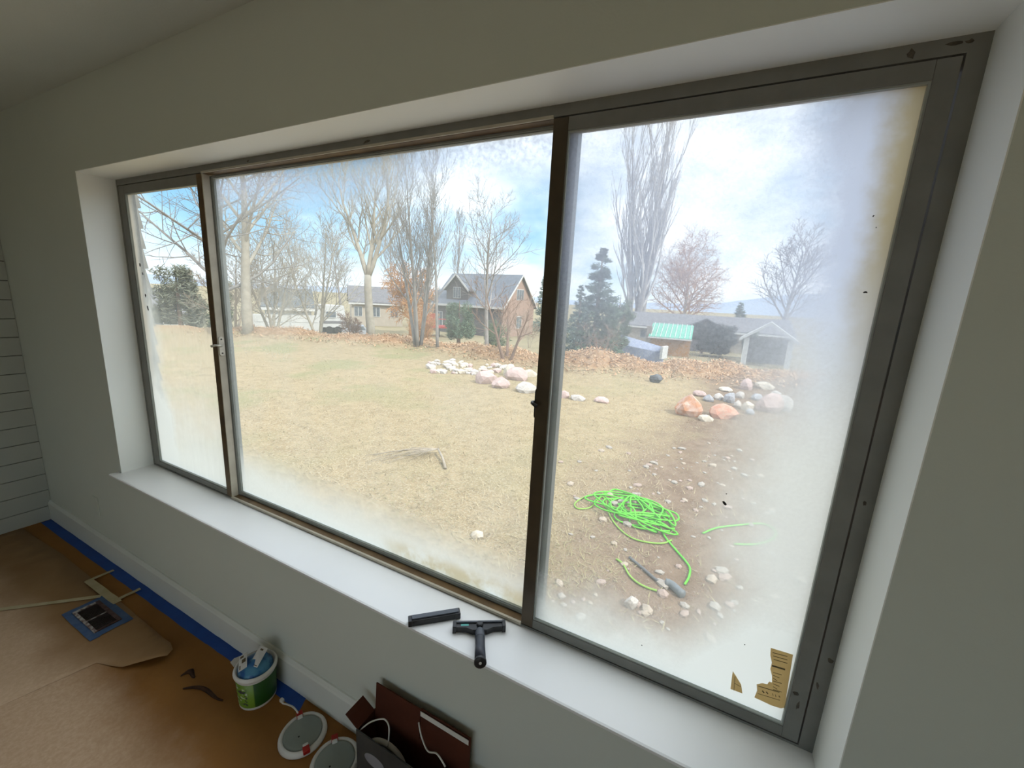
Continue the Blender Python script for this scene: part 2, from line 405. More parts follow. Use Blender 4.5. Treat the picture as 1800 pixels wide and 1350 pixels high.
s1 = sash(g0+gp, x1, gb+gp, gt-gp, YW, .170, .052, .039, .037, .026, (frame_paint, beige_metal, frame_paint, frame_paint), dirt_left, 'dirty_pane_left')
s3 = sash(x3, g1-gp, gb+gp, gt-gp, YW, .170, .039, .033, .031, .028, (dark_bronze, frame_paint, frame_paint, frame_paint), dirt_right, 'dirty_pane_right')
s2 = sash(-1.995, -.380, gb+.0045, gt-.0045, .174, .203, .028, .055, .006, .012, (outer_metal,)*4, dirt_mid, 'dirty_pane_middle')
# dark front face of the left sash's meeting stile
part(s1, 'stile_face', MB().box(x1-.039, x1-.004, YW-.0012, YW, gb+.004, gt-.004), bronze)
# latches on the meeting stiles
def latch(s, x, z, side, m1, m2):
    y = YW + .014
    pts = [(y + .011*math.cos(t), z + (.032 if math.sin(t) > 0 else -.032) + .011*math.sin(t)) for t in [2*PI*i/24 for i in range(24)]]
    pl = MB(); pl.prism(pts, 0, x, x + .004*side)
    part(s, 'latch_plate', pl, m1, False)
    lv = MB(); lv.tube([(x+.003*side, y-.002, z+.002), (x+.010*side, y-.012, z+.004), (x+.004*side, y-.028, z+.006), (x-.012*side, y-.034, z+.001)], [.006, .005, .0045, .006], 8)
    part(s, 'latch_lever', lv, m2, True)
    sw = MB(); sw.tube([(x+.004*side, y, z+.031), (x+.0055*side, y, z+.031)], .0035, 8); sw.tube([(x+.004*side, y, z-.031), (x+.0055*side, y, z-.031)], .0035, 8)
    part(s, 'screw', sw, steel_dark)
latch(s1, x1, on_y(389, 610, YW).z, 1, latch_white, latch_white)
latch(s3, x3, on_y(937, 710, YW).z, -1, steel_dark, steel_dark)
# chipped paint on the frame
chip = mat('chipped_paint', (0.11, 0.095, 0.07), (0.06, 0.05, 0.04), 90, 0.8)
def chips(parent, name, spots, y, m):
    for (u, v, a, b, ang) in spots:
        c = on_y(u, v, y); n = 9; P = []
        for i in range(n):
            t = 2*PI*i/n; r = random.uniform(.55, 1.15); x_, z_ = a*r*math.cos(t), b*r*math.sin(t)
            P.append((c.x + x_*math.cos(ang) - z_*math.sin(ang), c.z + x_*math.sin(ang) + z_*math.cos(ang)))
        part(parent, name, MB().prism(P, 1, y-.0008, y), m)
chips(win, 'paint_chip', [(1602, 95, .007, .010, .3), (1678, 76, .012, .004, .1), (1705, 73, .006, .004, 0), (1460, 1162, .006, .008, .5), (1437, 1205, .003, .010, .2), (645, 249, .016, .004, .2), (436, 283, .008, .003, .2), (1520, 885, .003, .006, 0)], YW, chip)
chips(s3, 'paint_chip', [(1398, 1219, .006, .006, -.6), (1403, 1240, .004, .012, 0)], YW, chip)
# flecks and peeled putty stuck to the panes
fleck = mat('dark_fleck', (0.06, 0.055, 0.05), (0.03, 0.028, 0.026), 90, 0.8)
chips(s3, 'dirt_fleck', [(1273, 884, .007, .003, -.7), (1277, 868, .0016, .002, 0), (1521, 514, .004, .002, 0), (1535, 380, .0015, .002, 0), (1540, 400, .0015, .0015, 0), (1128, 1134, .0015, .0015, 0), (1309, 1133, .0018, .0018, 0)], YW+.0119, fleck)
chips(s1, 'putty_scrap', [(246, 465, .007, .010, .2), (251, 481, .005, .009, .2), (256, 520, .006, .010, .1), (260, 541, .007, .013, .1)], YW+.0119, fleck)
# torn paper maker's label left on the right pane
lab = mat('label_paper', (0.74, 0.61, 0.38), (0.64, 0.51, 0.30), 40, 0.8, trans=0.72)
ink = mat('label_ink', (0.12, 0.09, 0.05), None, 40, 0.8)
YG = YW + .012
def lab_poly(px): return [(p.x, p.z) for p in (on_y(u, v, YG-.0004) for u, v in px)]
def label_thing(px, text, lines):
    P = lab_poly(px); m_ = MB().prism(P, 1, YG-.0005, YG-.0001)
    a = np.array(m_.v); base = Vector((*a.mean(0)[:2], a[:, 2].min()))
    t = empty('torn_label', base, text, 'label', 'torn paper labels on the right pane')
    part(t, 'paper', m_, lab)
    for (u0, v0, u1, v1, th) in lines:
        A, B = on_y(u0, v0, YG-.0006), on_y(u1, v1, YG-.0006)
        d = (B-A).normalized(); nrm = Vector((-d.z, 0, d.x))*th
        part(t, 'print_line', MB().prism([(A.x-nrm.x, A.z-nrm.z), (B.x-nrm.x, B.z-nrm.z), (B.x+nrm.x, B.z+nrm.z), (A.x+nrm.x, A.z+nrm.z)], 1, YG-.0009, YG-.0005), ink)
L = []
for i in range(3): L.append((1358+i, 1147+i*6, 1384, 1154+i*6, .0007))
L.append((1357, 1170, 1380, 1177, .0020))
for i in range(7): L.append((1359, 1182+i*5, 1374-(i % 3)*4, 1186.5+i*5, .0006))
L += [(1333, 1206, 1370, 1217, .0008), (1332, 1219, 1371, 1231, .0005), (1340, 1214, 1343, 1218, .0014), (1347, 1216, 1350, 1220, .0012), (1358, 1219, 1359, 1223, .0006), (1363, 1221, 1364, 1225, .0006), (1369, 1223, 1371, 1226, .0008)]
label_thing([(1355, 1139), (1394, 1151), (1379, 1244), (1372, 1245), (1356, 1240), (1326, 1226), (1331, 1214), (1330, 1203), (1340, 1201), (1349, 1203), (1352, 1198), (1357, 1200), (1357, 1188), (1354, 1176), (1357, 1165), (1354, 1152)],
            'large torn tan paper label with brown print at the right pane edge', L)
label_thing([(1288, 1180), (1294, 1189), (1303, 1204), (1305, 1219), (1284, 1211)], 'small torn triangle of tan paper label left of the large one',
            [(1292, 1189, 1290, 1214, .0005), (1291, 1201, 1302, 1207, .0005)])

# lap siding on the outside of the window wall, its saw-tooth ends showing past the left jamb
sid = mat('siding_paint', (0.56, 0.54, 0.47), (0.48, 0.46, 0.40), 6, 0.7, 0.05, 40)
ex = struct('wall_exterior', MB().box(XL-.15, f0-.004, YO, YO+.004, -.42, 2.6).box(f1+.004, XR+.15, YO, YO+.004, -.42, 2.6), gap_dark)
for xa, xb in ((XL-.15, f0-.002), (f1+.002, XR+.15)):
    me_ = None
    for i in range(30):
        z = -.42 + i*.1
        if me_ is None:
            o = MB().prism([(YO+.002, 0), (YO+.026, 0), (YO+.010, .108), (YO+.002, .108)], 0, xa, xb).build('siding_board', sid, ex); me_ = o.data
        else: o = bpy.data.objects.new('siding_board', me_); col.objects.link(o); o.parent = ex
        o.location = (0, 0, z)

# ------------------------------------------------------------------ things on the sill
def frame_m(o, d):
    d = Vector(d).normalized(); z = Vector((0, 0, 1)); x = d; y = z.cross(x)
    return Matrix(((x.x, y.x, 0, o[0]), (x.y, y.y, 0, o[1]), (0, 0, 1, o[2]), (0, 0, 0, 1)))
A, B = Vector((-.739, -.034, RZ0)), Vector((-.622, .075, RZ0)); L_ = (B-A).length
t = empty('squeegee_bar', (A+B)/2, 'loose black squeegee bar without a handle lying on the white sill', 'squeegee bar')
M = frame_m((A+B)/2, B-A)
part(t, 'channel', MB().box(-L_/2, L_/2, -.012, .012, 0, .020, c=.0025, M=M), black_plastic)
part(t, 'rib', MB().box(-L_/2+.010, L_/2-.004, -.007, .010, .020, .0245, c=.0012, M=M), navy_light)
part(t, 'end_clip', MB().box(L_/2-.016, L_/2+.001, -.0135, .0135, .001, .0215, c=.002, M=M), black_plastic)
part(t, 'end_clip', MB().box(-L_/2-.001, -L_/2+.011, -.0135, .0135, .001, .0215, c=.002, M=M), black_plastic)
A, B = Vector((-.602, .020, RZ0)), Vector((-.473, .100, RZ0)); L_ = (B-A).length
O = (A+B)/2
t = empty('squeegee', O, 'black window squeegee with navy round handle hanging over the sill edge', 'squeegee')
M = frame_m(O, B-A)
hb = MB(); hb.prism([(-L_/2, .012), (L_/2, .012), (L_/2, -.010), (.042, -.012), (.022, -.022), (-.022, -.022), (-.042, -.012), (-L_/2, -.010)], 2, .003, .021)
hb.v = [tuple(M @ Vector(p)) for p in hb.v]
part(t, 'head', hb, black_plastic)
part(t, 'blade', MB().box(-L_/2-.003, L_/2+.003, .012, .021, .008, .0115, M=M), black_plastic)
part(t, 'rib', MB().box(-L_/2+.004, L_/2-.004, .004, .010, .021, .0255, c=.001, M=M), navy_light)
for sx in (-1, 1): part(t, 'end_clip', MB().box(sx*L_/2-.007, sx*L_/2+.004, -.013, .014, .0, .024, c=.0015, M=M), black_plastic)
part(t, 'pivot', MB().lathe([(0, .0285), (.008, .0285), (.0105, .026), (.0105, .020)], 16, (0, -.003, 0), M), black_plastic)
part(t, 'print_mark', MB().box(-L_/2+.018, -L_/2+.042, -.006, .001, .0210, .0213, M=M), teal_print)
h0, h1 = M @ Vector((0, -.016, .016)), M @ Vector((0, -.148, .030))
def hp(f): return h0.lerp(h1, f)
part(t, 'collar', MB().tube([hp(0), hp(.06), hp(.28), hp(.29)], [.009, .0135, .0150, .0148], 16), navy_light, True)
hd_ = part(t, 'handle', MB().tube([hp(.28), hp(.30), hp(.6), hp(.93)], [.0138, .0146, .0150, .0160], 18), navy_plastic, True)
part(t, 'end_cap', MB().tube([hp(.92), hp(.94), hp(.99), hp(1.0)], [.0160, .0172, .0172, .0155], 18), black_plastic, True)
part(t, 'hanging_plug', MB().tube([hp(1.0), hp(1.005)], .004, 10), white_plastic)

# ------------------------------------------------------------------ floor coverings
def sheet(name, pts, z, m, label, cat, th=.0012, group=None, wav=0.0):
    """thin sheet with a slightly buckled surface"""
    bm = bmesh.new(); vs = [bm.verts.new((p[0], p[1], 0)) for p in pts]; bm.faces.new(vs)
    if wav > 0:
        bmesh.ops.triangulate(bm, faces=bm.faces[:])
        for _ in range(6):
            es = [e for e in bm.edges if e.calc_length() > .12]
            if not es: break
            bmesh.ops.subdivide_edges(bm, edges=es, cuts=1); bmesh.ops.triangulate(bm, faces=[f for f in bm.faces if len(f.verts) > 3])
    r = bmesh.ops.extrude_face_region(bm, geom=bm.faces[:])
    for e in r['geom']:
        if isinstance(e, bmesh.types.BMVert): e.co.z = th
    for v in bm.verts:
        if wav > 0: v.co.z += wav*max(0, mnoise.noise(Vector((v.co.x*3.1, v.co.y*4.7, 3.3)))+.1)
        v.co.z += z
    bmesh.ops.recalc_face_normals(bm, faces=bm.faces[:])
    mb = MB(); mb.addbm(bm); return single(name, mb, m, label, cat, group, smooth=False)
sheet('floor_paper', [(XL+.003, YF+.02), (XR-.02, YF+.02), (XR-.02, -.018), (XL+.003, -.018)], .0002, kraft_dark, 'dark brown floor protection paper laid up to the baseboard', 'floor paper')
# lighter sheet with a torn, lifted right end
pts = [(XL+.02, -.150), (-3.3, -.128), (-2.6, -.134), (-2.2, -.140), (-2.02, -.150), (-1.965, -.165), (-1.945, -.195), (-1.985, -.245), (-2.06, -.305), (-2.19, -.345), (-2.25, -.60), (-2.0, -1.2), (-1.2, -1.6), (-1.0, -2.6), (XL+.02, -2.6)]
bm = bmesh.new(); bm.faces.new([bm.verts.new((p[0], p[1], 0)) for p in pts]); bmesh.ops.triangulate(bm, faces=bm.faces[:])
for _ in range(7):
    es = [e for e in bm.edges if e.calc_length() > (.05 if (e.verts[0].co.x > -2.4 and e.verts[0].co.y > -.5) else .16)]
    if not es: break
    bmesh.ops.subdivide_edges(bm, edges=es, cuts=1); bmesh.ops.triangulate(bm, faces=[f for f in bm.faces if len(f.verts) > 3])
for v in bm.verts:
    x, y = v.co.x, v.co.y
    lift = .034*math.exp(-((x+1.985)/.11)**2 - ((y+.215)/.10)**2)
    v.co.z = .0026 + lift + .004*max(0, mnoise.noise(Vector((x*2.3, y*3.0, 1.0))))
r = bmesh.ops.extrude_face_region(bm, geom=bm.faces[:])
for e in r['geom']:
    if isinstance(e, bmesh.types.BMVert): e.co.z += .0009
bmesh.ops.recalc_face_normals(bm, faces=bm.faces[:])
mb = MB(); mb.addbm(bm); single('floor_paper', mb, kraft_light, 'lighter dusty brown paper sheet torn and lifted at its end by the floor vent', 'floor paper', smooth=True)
# torn paper scraps
def curl(p, q, w_, hgt, label):
    p, q = Vector((*p, 0)), Vector((*q, 0)); d = (q-p).normalized(); n = Vector((-d.y, d.x, 0)); mb = MB(); K = 10; J = 5
    for i in range(K+1):
        f = i/K; c = p.lerp(q, f) + n*(.012*math.sin(f*5)); ww = w_*(.25+math.sin(PI*min(1, f*1.05))*.75)
        for j in range(J+1):
            a = j/J; pt = c + n*(a*ww*.8) + Vector((0, 0, .003 + hgt*math.sin(PI*min(a*1.1, 1))*(.4+.6*math.sin(PI*f)))); mb.v.append(tuple(pt))
    for i in range(K):
        for j in range(J):
            a = i*(J+1)+j; mb.f.append((a, a+1, a+J+2, a+J+1)); mb.mi.append(0)
    o = single('paper_scrap', mb, mat('torn_paper', (0.06, 0.026, 0.011), (0.035, 0.015, 0.008), 30, .9), label, 'paper scrap', 'torn scraps of floor paper', smooth=True)
    md = o.modifiers.new('thickness', 'SOLIDIFY'); md.thickness = .0008
curl((-1.745, -.232), (-1.560, -.172), .020, .012, 'long dark curled strip of torn brown paper before the green tub')
curl((-1.815, -.208), (-1.765, -.172), .034, .010, 'short dark folded scrap of torn brown paper near the vent')
# blue painter's tape along the baseboard
def strip(name, a, b, wd, z, m, label, cat, group, skew=0.0, parent=None, n=18, jag=.0015):
    a, b = Vector((*a, 0)), Vector((*b, 0)); d = (b-a).normalized(); nn = Vector((-d.y, d.x, 0)); mb = MB()
    for i in range(n+1):
        f = i/n; c = a.lerp(b, f); w1 = wd/2 + random.uniform(-jag, jag); w2 = wd/2 + random.uniform(-jag, jag); sk = skew*(f-.5)*2 if i in (0, n) else 0
        for q in (c+nn*w1+d*sk, c-nn*w2-d*sk):
            mb.v += [(q.x, q.y, z), (q.x, q.y, z+.0006)]
    for i in range(n):
        o = i*4
        for f in ((o+1, o+3, o+7, o+5), (o, o+4, o+6, o+2), (o, o+1, o+5, o+4), (o+2, o+6, o+7, o+3)): mb.f.append(f); mb.mi.append(0)
    mb.f.append((0, 2, 3, 1)); mb.mi.append(0); o = n*4; mb.f.append((o, o+1, o+3, o+2)); mb.mi.append(0)
    if parent is not None: return part(parent, name, mb, m)
    return single(name, mb, m, label, cat, group)
TG = 'blue tape along the baseboard'
strip('painters_tape', (XL+.01, -.042), (-1.905, -.042), .050, .0016, blue_tape, 'long strip of blue painter tape along the baseboard from the shiplap wall', 'tape', TG)
strip('painters_tape', (-1.925, -.040), (-1.275, -.040), .048, .0024, blue_tape, 'shorter strip of blue painter tape ending behind the green tub', 'tape', TG, skew=-.012)
MG = 'masking tape strips around the floor vent'
def pz(u, v): p = on_z(u, v, .004); return (p.x, p.y)
strip('masking_tape', pz(200, 1003), pz(152, 1023), .020, .0072, mask_tape, 'short cream masking tape strip farthest from the vent by the blue tape', 'tape', MG, n=6)
strip('masking_tape', pz(155, 1021), pz(207, 1060), .034, .0080, mask_tape, 'wide cream masking tape strip at the back edge of the vent', 'tape', MG, n=6)
strip('masking_tape', pz(196, 1060), pz(247, 1036), .020, .0088, mask_tape, 'short cream masking tape strip between the vent corner and the blue tape', 'tape', MG, n=6)
strip('masking_tape', pz(-20, 1075), pz(178, 1049), .024, .0076, mask_tape, 'long cream masking tape strip running left from the vent', 'tape', MG, n=12)
# floor vent framed in blue tape
vx0, vx1, vy0, vy1 = -2.667, -2.350, -.312, -.163
VZ = .0066
t = empty('tape_border', (-2.51, -.24, VZ), 'dusty blue tape frame stuck around the floor vent', 'tape')
for a, b in (((vx0, vy0+.016), (vx1, vy0+.016)), ((vx0, vy1-.013), (vx1, vy1-.013)), ((vx0+.019, vy0), (vx0+.019, vy1)), ((vx1-.021, vy0), (vx1-.021, vy1))):
    strip('tape_strip', a, b, .036, VZ, blue_tape_old, None, None, None, parent=t, n=5)
    VZ += .0004
VZ = .009
ix0, ix1, iy0, iy1 = -2.632, -2.388, -.286, -.186
t = empty('floor_vent', (-2.51, -.236, VZ), 'brown metal floor vent with louvers and a dusty flange', 'vent')
vb = mat('vent_brown', (0.075, 0.035, 0.032), (0.12, 0.075, 0.07), 50, .5, 0, 60, .4); vd = mat('vent_dusty', (0.42, 0.40, 0.38), (0.16, 0.10, 0.09), 70, .8, lo=.4, hi=.62)
fl = MB(); fl.box(ix0, ix1, iy0, iy0+.012, VZ, VZ+.004); part(t, 'flange', fl, vd)
part(t, 'flange', MB().box(ix0, ix1, iy1-.016, iy1, VZ, VZ+.004), vb)
part(t, 'flange', MB().box(ix0, ix0+.014, iy0+.012, iy1-.016, VZ, VZ+.004), vd); part(t, 'flange', MB().box(ix1-.012, ix1, iy0+.012, iy1-.016, VZ, VZ+.004), vb)
part(t, 'duct', MB().box(ix0+.014, ix1-.012, iy0+.012, iy1-.016, VZ-.001, VZ), gap_dark)
xm = (ix0+ix1)/2+.005
part(t, 'divider', MB().box(xm-.0018, xm+.0018, iy0+.012, iy1-.016, VZ, VZ+.0045), vd)
for k in range(22):
    x = ix0+.020 + k*.0098
    if x > ix1-.018 or abs(x-xm) < .004: continue
    part(t, 'louver', MB().prism([(x-.0012, VZ), (x+.0010, VZ), (x+.0036, VZ+.0034), (x+.0016, VZ+.0034)], 1, iy0+.012, iy1-.016), vb)
# wall outlet cover
c = on_y(169, 889, -.003); t = empty('outlet_cover', (c.x, 0, c.z-.057), 'small white outlet plate low on the wall beside the shiplap corner', 'outlet')
part(t, 'plate', MB().box(c.x-.035, c.x+.035, -.006, -.0003, c.z-.057, c.z+.057, c=.002), wall_paint)
for dz in (-.02, .02): part(t, 'socket', MB().box(c.x-.016, c.x+.016, -.0078, -.006, c.z+dz-.013, c.z+dz+.013, c=.0006), wall_paint)

# green tub with rags
BX, BY = -1.462, -.100
t = empty('tub', (BX, BY, .002), 'round white plastic tub with a green printed label on the brown paper', 'tub')
gl_m = bpy.data.materials.new('green_label'); gl_m.use_nodes = True; N = NT(gl_m.node_tree); N.n.clear()
vec = N.node('ShaderNodeTexCoord').outputs['Object']; X = N.xyz(vec)
ang = N.m('ARCTAN2', X[1], X[0])                       # printed panel faces the room's left
pan = N.mul(N.ss(ang, -2.6, -2.5), N.ss(ang, -0.66, -0.72))
gcol = N.mix(pan, (0.014, 0.075, 0.008), (0.16, 0.30, 0.025))
cell = N.noise(N.scalev(vec, (1, 1, 1.6)), 46.0, 2, .5, 4.0)
pic = N.mul(N.mul(N.ss(ang, -2.15, -2.05), N.ss(ang, -1.00, -1.10)), N.mul(N.ss(X[2], .022, .030), N.ss(X[2], .118, .110)))
gcol = N.mix(N.mul(pic, N.ss(cell, .52, .56)), gcol, (0.03, 0.03, 0.05)); gcol = N.mix(N.mul(pic, N.ss(cell, .42, .38)), gcol, (0.55, 0.58, 0.52))
bs = N.node('ShaderNodeBsdfPrincipled'); N.put(bs.inputs['Base Color'], gcol); bs.inputs['Roughness'].default_value = .4
oo = N.node('ShaderNodeOutputMaterial'); N.l.new(bs.outputs[0], oo.inputs[0])
cB = (BX, BY, .002)
part(t, 'body', MB().lathe([(0, 0), (.060, 0), (.0650, .003), (.0655, .012), (.0652, .014), (.0700, .126), (.0685, .150), (.0665, .150), (.062, .03), (0, .03)], 40, cB), white_plastic, True)
part(t, 'printed_label', MB().lathe([(.0659, .014), (.0706, .124), (.0700, .1242), (.0652, .0142)], 40, cB), gl_m, True)
part(t, 'rim', MB().lathe([(.0690, .134), (.0755, .136), (.0765, .142), (.0750, .149), (.0690, .151)], 40, cB), white_plastic, True)
tabm = MB(); tabm.prism([(BX-.066, BY-.045), (BX-.098, BY-.040), (BX-.104, BY-.022), (BX-.094, BY-.004), (BX-.072, BY+.004)], 2, .145, .1475)
part(t, 'pull_tab', tabm, mat('clear_tab', (0.55, 0.53, 0.50), None, 20, .3))
bag = mat('blue_wrapper', (0.08, 0.26, 0.42), (0.03, 0.12, 0.34), 28, .35, .1, 30, lo=.4, hi=.6)
o_b = MB(); bm = bmesh.new(); bmesh.ops.create_uvsphere(bm, u_segments=20, v_segments=12, radius=1.0)
for v in bm.verts:
    p = v.co.copy(); f = 1 + .18*mnoise.noise(p*2.3+Vector((4, 1, 2)))
    v.co = Vector((BX + p.x*.0600*f, BY + p.y*.0600*f, .135 + p.z*(.050 if p.z > 0 else .060)*f))
o_b.addbm(bm); single('blue_wrapper', o_b, bag, 'crumpled blue plastic wrapper stuffed in the green tub', 'wrapper', smooth=True)
tagm = mat('tag_print', (0.66, 0.65, 0.62), (0.58, 0.57, 0.55), 30, .6)
def card(c, a, b, up, wd, ht, label, rows):
    a = Vector(a).normalized(); b = Vector(b).normalized(); n = a.cross(b); c = Vector(c)
    t = empty('paper_tag', c, label, 'tag', 'white tags in the green tub')
    def q(x0, x1, y0, y1, z0, z1):
        M = Matrix(((a.x, b.x, n.x, c.x), (a.y, b.y, n.y, c.y), (a.z, b.z, n.z, c.z), (0, 0, 0, 1))); return MB().box(x0, x1, y0, y1, z0, z1, M=M)
    part(t, 'card', q(-wd/2, wd/2, -ht/2, ht/2, 0, .0006), tagm)
    for (x0, x1, y0, y1) in rows: part(t, 'print_mark', q(x0, x1, y0, y1, .0006, .0008), ink)
card((BX-.016, BY-.036, .188), (.80, -.50, -.06), (.45, .80, .35), None, .074, .030, 'flat white tag with a dark barcode at the front of the tub', [(-.012, .006, -.004, .010), (-.030, -.020, -.010, .002), (.012, .030, -.012, -.008)])
card((BX+.020, BY+.004, .196), (.85, .10, .05), (-.10, .75, .62), None, .042, .066, 'upright folded white tag at the back of the tub', [(-.014, .016, -.030, -.027), (-.010, .004, .020, .026)])

# round light fixtures on the floor
def smooth_path(P, sm=7):
    P = [Vector(p) for p in P]; out = []
    for i in range(len(P)-1):
        p0, p1, p2, p3 = P[max(i-1, 0)], P[i], P[i+1], P[min(i+2, len(P)-1)]
        for k in range(sm):
            f = k/sm; out.append(.5*((2*p1)+(p2-p0)*f+(2*p0-5*p1+4*p2-p3)*f*f+(3*p1-p0-3*p2+p3)*f**3))
    return out + [P[-1]]
grey_plate = mat('grey_plate', (0.30, 0.335, 0.31), (0.26, 0.295, 0.27), 9, .45, .03, 60, .25); red_p = mat('red_plastic', (0.42, 0.02, 0.014), None, 20, .4)
def fixture(cx, cy, label, ang0, M=None, z0=.002, cable=None):
    t = empty('light_fixture', (cx, cy, z0), label, 'light fixture', 'round light fixtures')
    c = (cx, cy, z0)
    part(t, 'trim_ring', MB().lathe([(.066, .014), (.070, .020), (.0765, .018), (.082, .009), (.0825, .002), (.078, 0), (.060, 0), (.060, .012)], 48, c), white_plastic, True)
    part(t, 'back_plate', MB().lathe([(0, .017), (.052, .017), (.058, .0185), (.0625, .0185), (.066, .0145), (.066, .004), (0, .004)], 48, c), grey_plate, True)
    part(t, 'center_hole', MB().lathe([(0, .0175), (.0032, .0175), (.0032, .012)], 10, (cx+.012*math.cos(ang0+.6)-.010, cy+.034*math.sin(ang0), z0)), gap_dark)
    for a in (ang0+PI*.02, ang0+PI*1.02):
        d = Vector((math.cos(a), math.sin(a), 0)); p = Vector(c)+d*.074; Mx = frame_m(p, d)
        part(t, 'spring_clip', MB().box(-.012, .012, -.011, .011, .012, .026, c=.002, M=Mx), red_p)
        part(t, 'clip_tab', MB().box(-.018, -.010, -.009, .009, .014, .029, c=.0015, M=Mx), white_plastic)
    if cable:
        cb = part(t, 'cable', MB().tube(smooth_path(cable), .0030, 8), white_plastic, True)
        e = Vector(cable[-1]); part(cb, 'connector', MB().box(e.x-.009, e.x+.006, e.y-.006, e.y+.006, e.z-.005, e.z+.008, c=.0015), white_plastic)
    return t
cab = [(p.x, p.y, z) for p, z in ((on_z(525, 1257, .02), .020), (on_z(521, 1249, .034), .034), (on_z(514, 1242, .03), .030), (on_z(504, 1238, .02), .020), (on_z(497, 1236, .012), .012), (on_z(496, 1232, .014), .014))]
fixture(-1.170, -.115, 'round grey light fixture with white rim and short white cord beside the green tub', -.55, cable=cab)
fixture(-.992, -.122, 'round grey light fixture with white rim next to the open brown carton', -.75)

# open carton leaning at the wall
kx0, kx1, ky0, ky1, kz = -.895, -.500, -.112, -.028, .200
car = mat('carton_board', (0.085, 0.019, 0.006), (0.07, 0.015, 0.005), 8, .85, .05, 50); cgrey = mat('carton_print', (0.060, 0.062, 0.060), (0.045, 0.046, 0.045), 14, .6); cw = mat('carton_oval', (0.30, 0.30, 0.33), None, 10, .6)
t = empty('carton', ((kx0+kx1)/2, (ky0+ky1)/2, .0018), 'open brown cardboard carton with raised flaps against the wall below the sill', 'carton')
e = .004
part(t, 'bottom', MB().box(kx0, kx1, ky0, ky1, .0018, .006), car)
part(t, 'back_panel', MB().box(kx0, kx1, ky1-e, ky1, .006, kz), car)
fp = part(t, 'front_panel', MB().box(kx0, kx1, ky0, ky0+e, .006, kz), [cgrey])
ov = MB(); q0 = (kx0+.080, .118); ov.prism([(q0[0]+.043*math.cos(2*PI*i/28), q0[1]+.024*math.sin(2*PI*i/28)) for i in range(28)], 1, ky0-.0006, ky0)
part(fp, 'printed_oval', ov, cw)
part(t, 'side_panel', MB().box(kx0, kx0+e, ky0+e, ky1-e, .006, kz), car); part(t, 'side_panel', MB().box(kx1-e, kx1, ky0+e, ky1-e, .006, kz), car)
xm = -.6925
def flap(a, b, out, ht, th=.004):
    a, b, out = Vector(a), Vector(b), Vector(out).normalized(); n = (b-a).cross(out).normalized()*th
    c, d = b+out*ht, a+out*ht; P = [a, b, c, d, a+n, b+n, c+n, d+n]; mb = MB(); mb.v = [tuple(p) for p in P]
    mb.f = [(0, 3, 2, 1), (4, 5, 6, 7), (0, 1, 5, 4), (1, 2, 6, 5), (2, 3, 7, 6), (3, 0, 4, 7)]; mb.mi = [0]*6; return mb
part(t, 'flap', flap((kx0+.008, ky1-.002, kz), (xm-.002, ky1-.002, kz), (0.03, .03, 1), .115), car)
f2 = part(t, 'flap', flap((xm+.002, ky1-.002, kz), (kx1-.002, ky1-.002, kz), (0, .03, 1), .120), car)
part(f2, 'paper_strip', MB().box(xm+.004, kx1-.006, ky1-.0075, ky1-.0062, kz+.098, kz+.116), white_plastic)
part(t, 'flap', flap((kx0+.001, ky1-.004, kz), (kx0+.001, ky0+.004, kz), (-.75, 0, .40), .060), car)
part(t, 'flap', flap((kx1-.001, ky0+.004, kz), (kx1-.001, ky1-.004, kz), (.85, 0, .10), .060), car)
def standing(cx, cy, label, tilt, cable):
    z0 = .090
    t = empty('light_fixture', (cx, cy, .007), label, 'light fixture', 'round light fixtures')
    M = Matrix.Translation((cx, cy, z0)) @ Matrix.Rotation(PI/2-.0, 4, 'X') @ Matrix.Rotation(tilt, 4, 'Y')
    part(t, 'trim_ring', MB().lathe([(.066, .010), (.070, .014), (.0765, .012), (.082, .007), (.0825, .002), (.078, 0), (.060, 0), (.060, .008)], 40, (0, 0, 0), M), white_plastic, True)
    part(t, 'back_plate', MB().lathe([(0, .012), (.058, .012), (.066, .010), (.066, .003), (0, .003)], 40, (0, 0, 0), M), grey_plate, True)
    if cable: part(t, 'cable', MB().tube(smooth_path(cable), .0024, 8), white_plastic, True)
def pyz(u, v, y): p = on_y(u, v, y); return (p.x, p.y, p.z)
standing(-.800, -.070, 'upright round light fixture with a white looped cord in the left half of the carton', .1, [pyz(632, 1284, -.100), pyz(650, 1270, -.09), pyz(668, 1264, -.08), pyz(678, 1266, -.075), pyz(684, 1280, -.08), pyz(682, 1312, -.085)])
standing(-.590, -.075, 'upright round light fixture with a thin white cord in the right half of the carton', -.1, [pyz(736, 1270, -.045), pyz(741, 1295, -.055), pyz(752, 1320, -.07), pyz(768, 1325, -.08), pyz(783, 1348, -.09)])

# ------------------------------------------------------------------ the yard outside
EDGE = [(-90, 22), (-66, 20.5), (-56, 18), (-48, 16.3), (-38, 14.8), (-27, 11.9), (-18, 12.0), (-4, 12.2), (8, 13.5), (40, 16), (90, 20)]
EA = np.array([e[0] for e in EDGE], float); ER = np.array([e[1] for e in EDGE], float)
BH = np.array([.22, .25, .28, .30, .28, .36, .44, .40, .30, .3, .3])
def ground_np(x, y):
    dx, dy = x - CAM.x, y - CAM.y; r = np.hypot(dx, dy); az = np.degrees(np.arctan2(dx, dy)); re = np.interp(az, EA, ER); bh = np.interp(az, EA, BH)
    wob = .5*np.sin(az*.9)+.3*np.sin(az*2.3+1)
    re = re + wob*.5; q = r - re
    z = -.35 + bh*np.exp(-((q-1.1)/1.0)**2)*(1+.22*np.sin(az*.45+2)+.12*np.sin(az*1.13)) + .025*np.sin(x*1.3)*np.sin(y*1.1+.5)
    s = np.clip((q-1.6)/20.0, 0, 1); s = s*s*(3-2*s)
    return z - 2.9*s
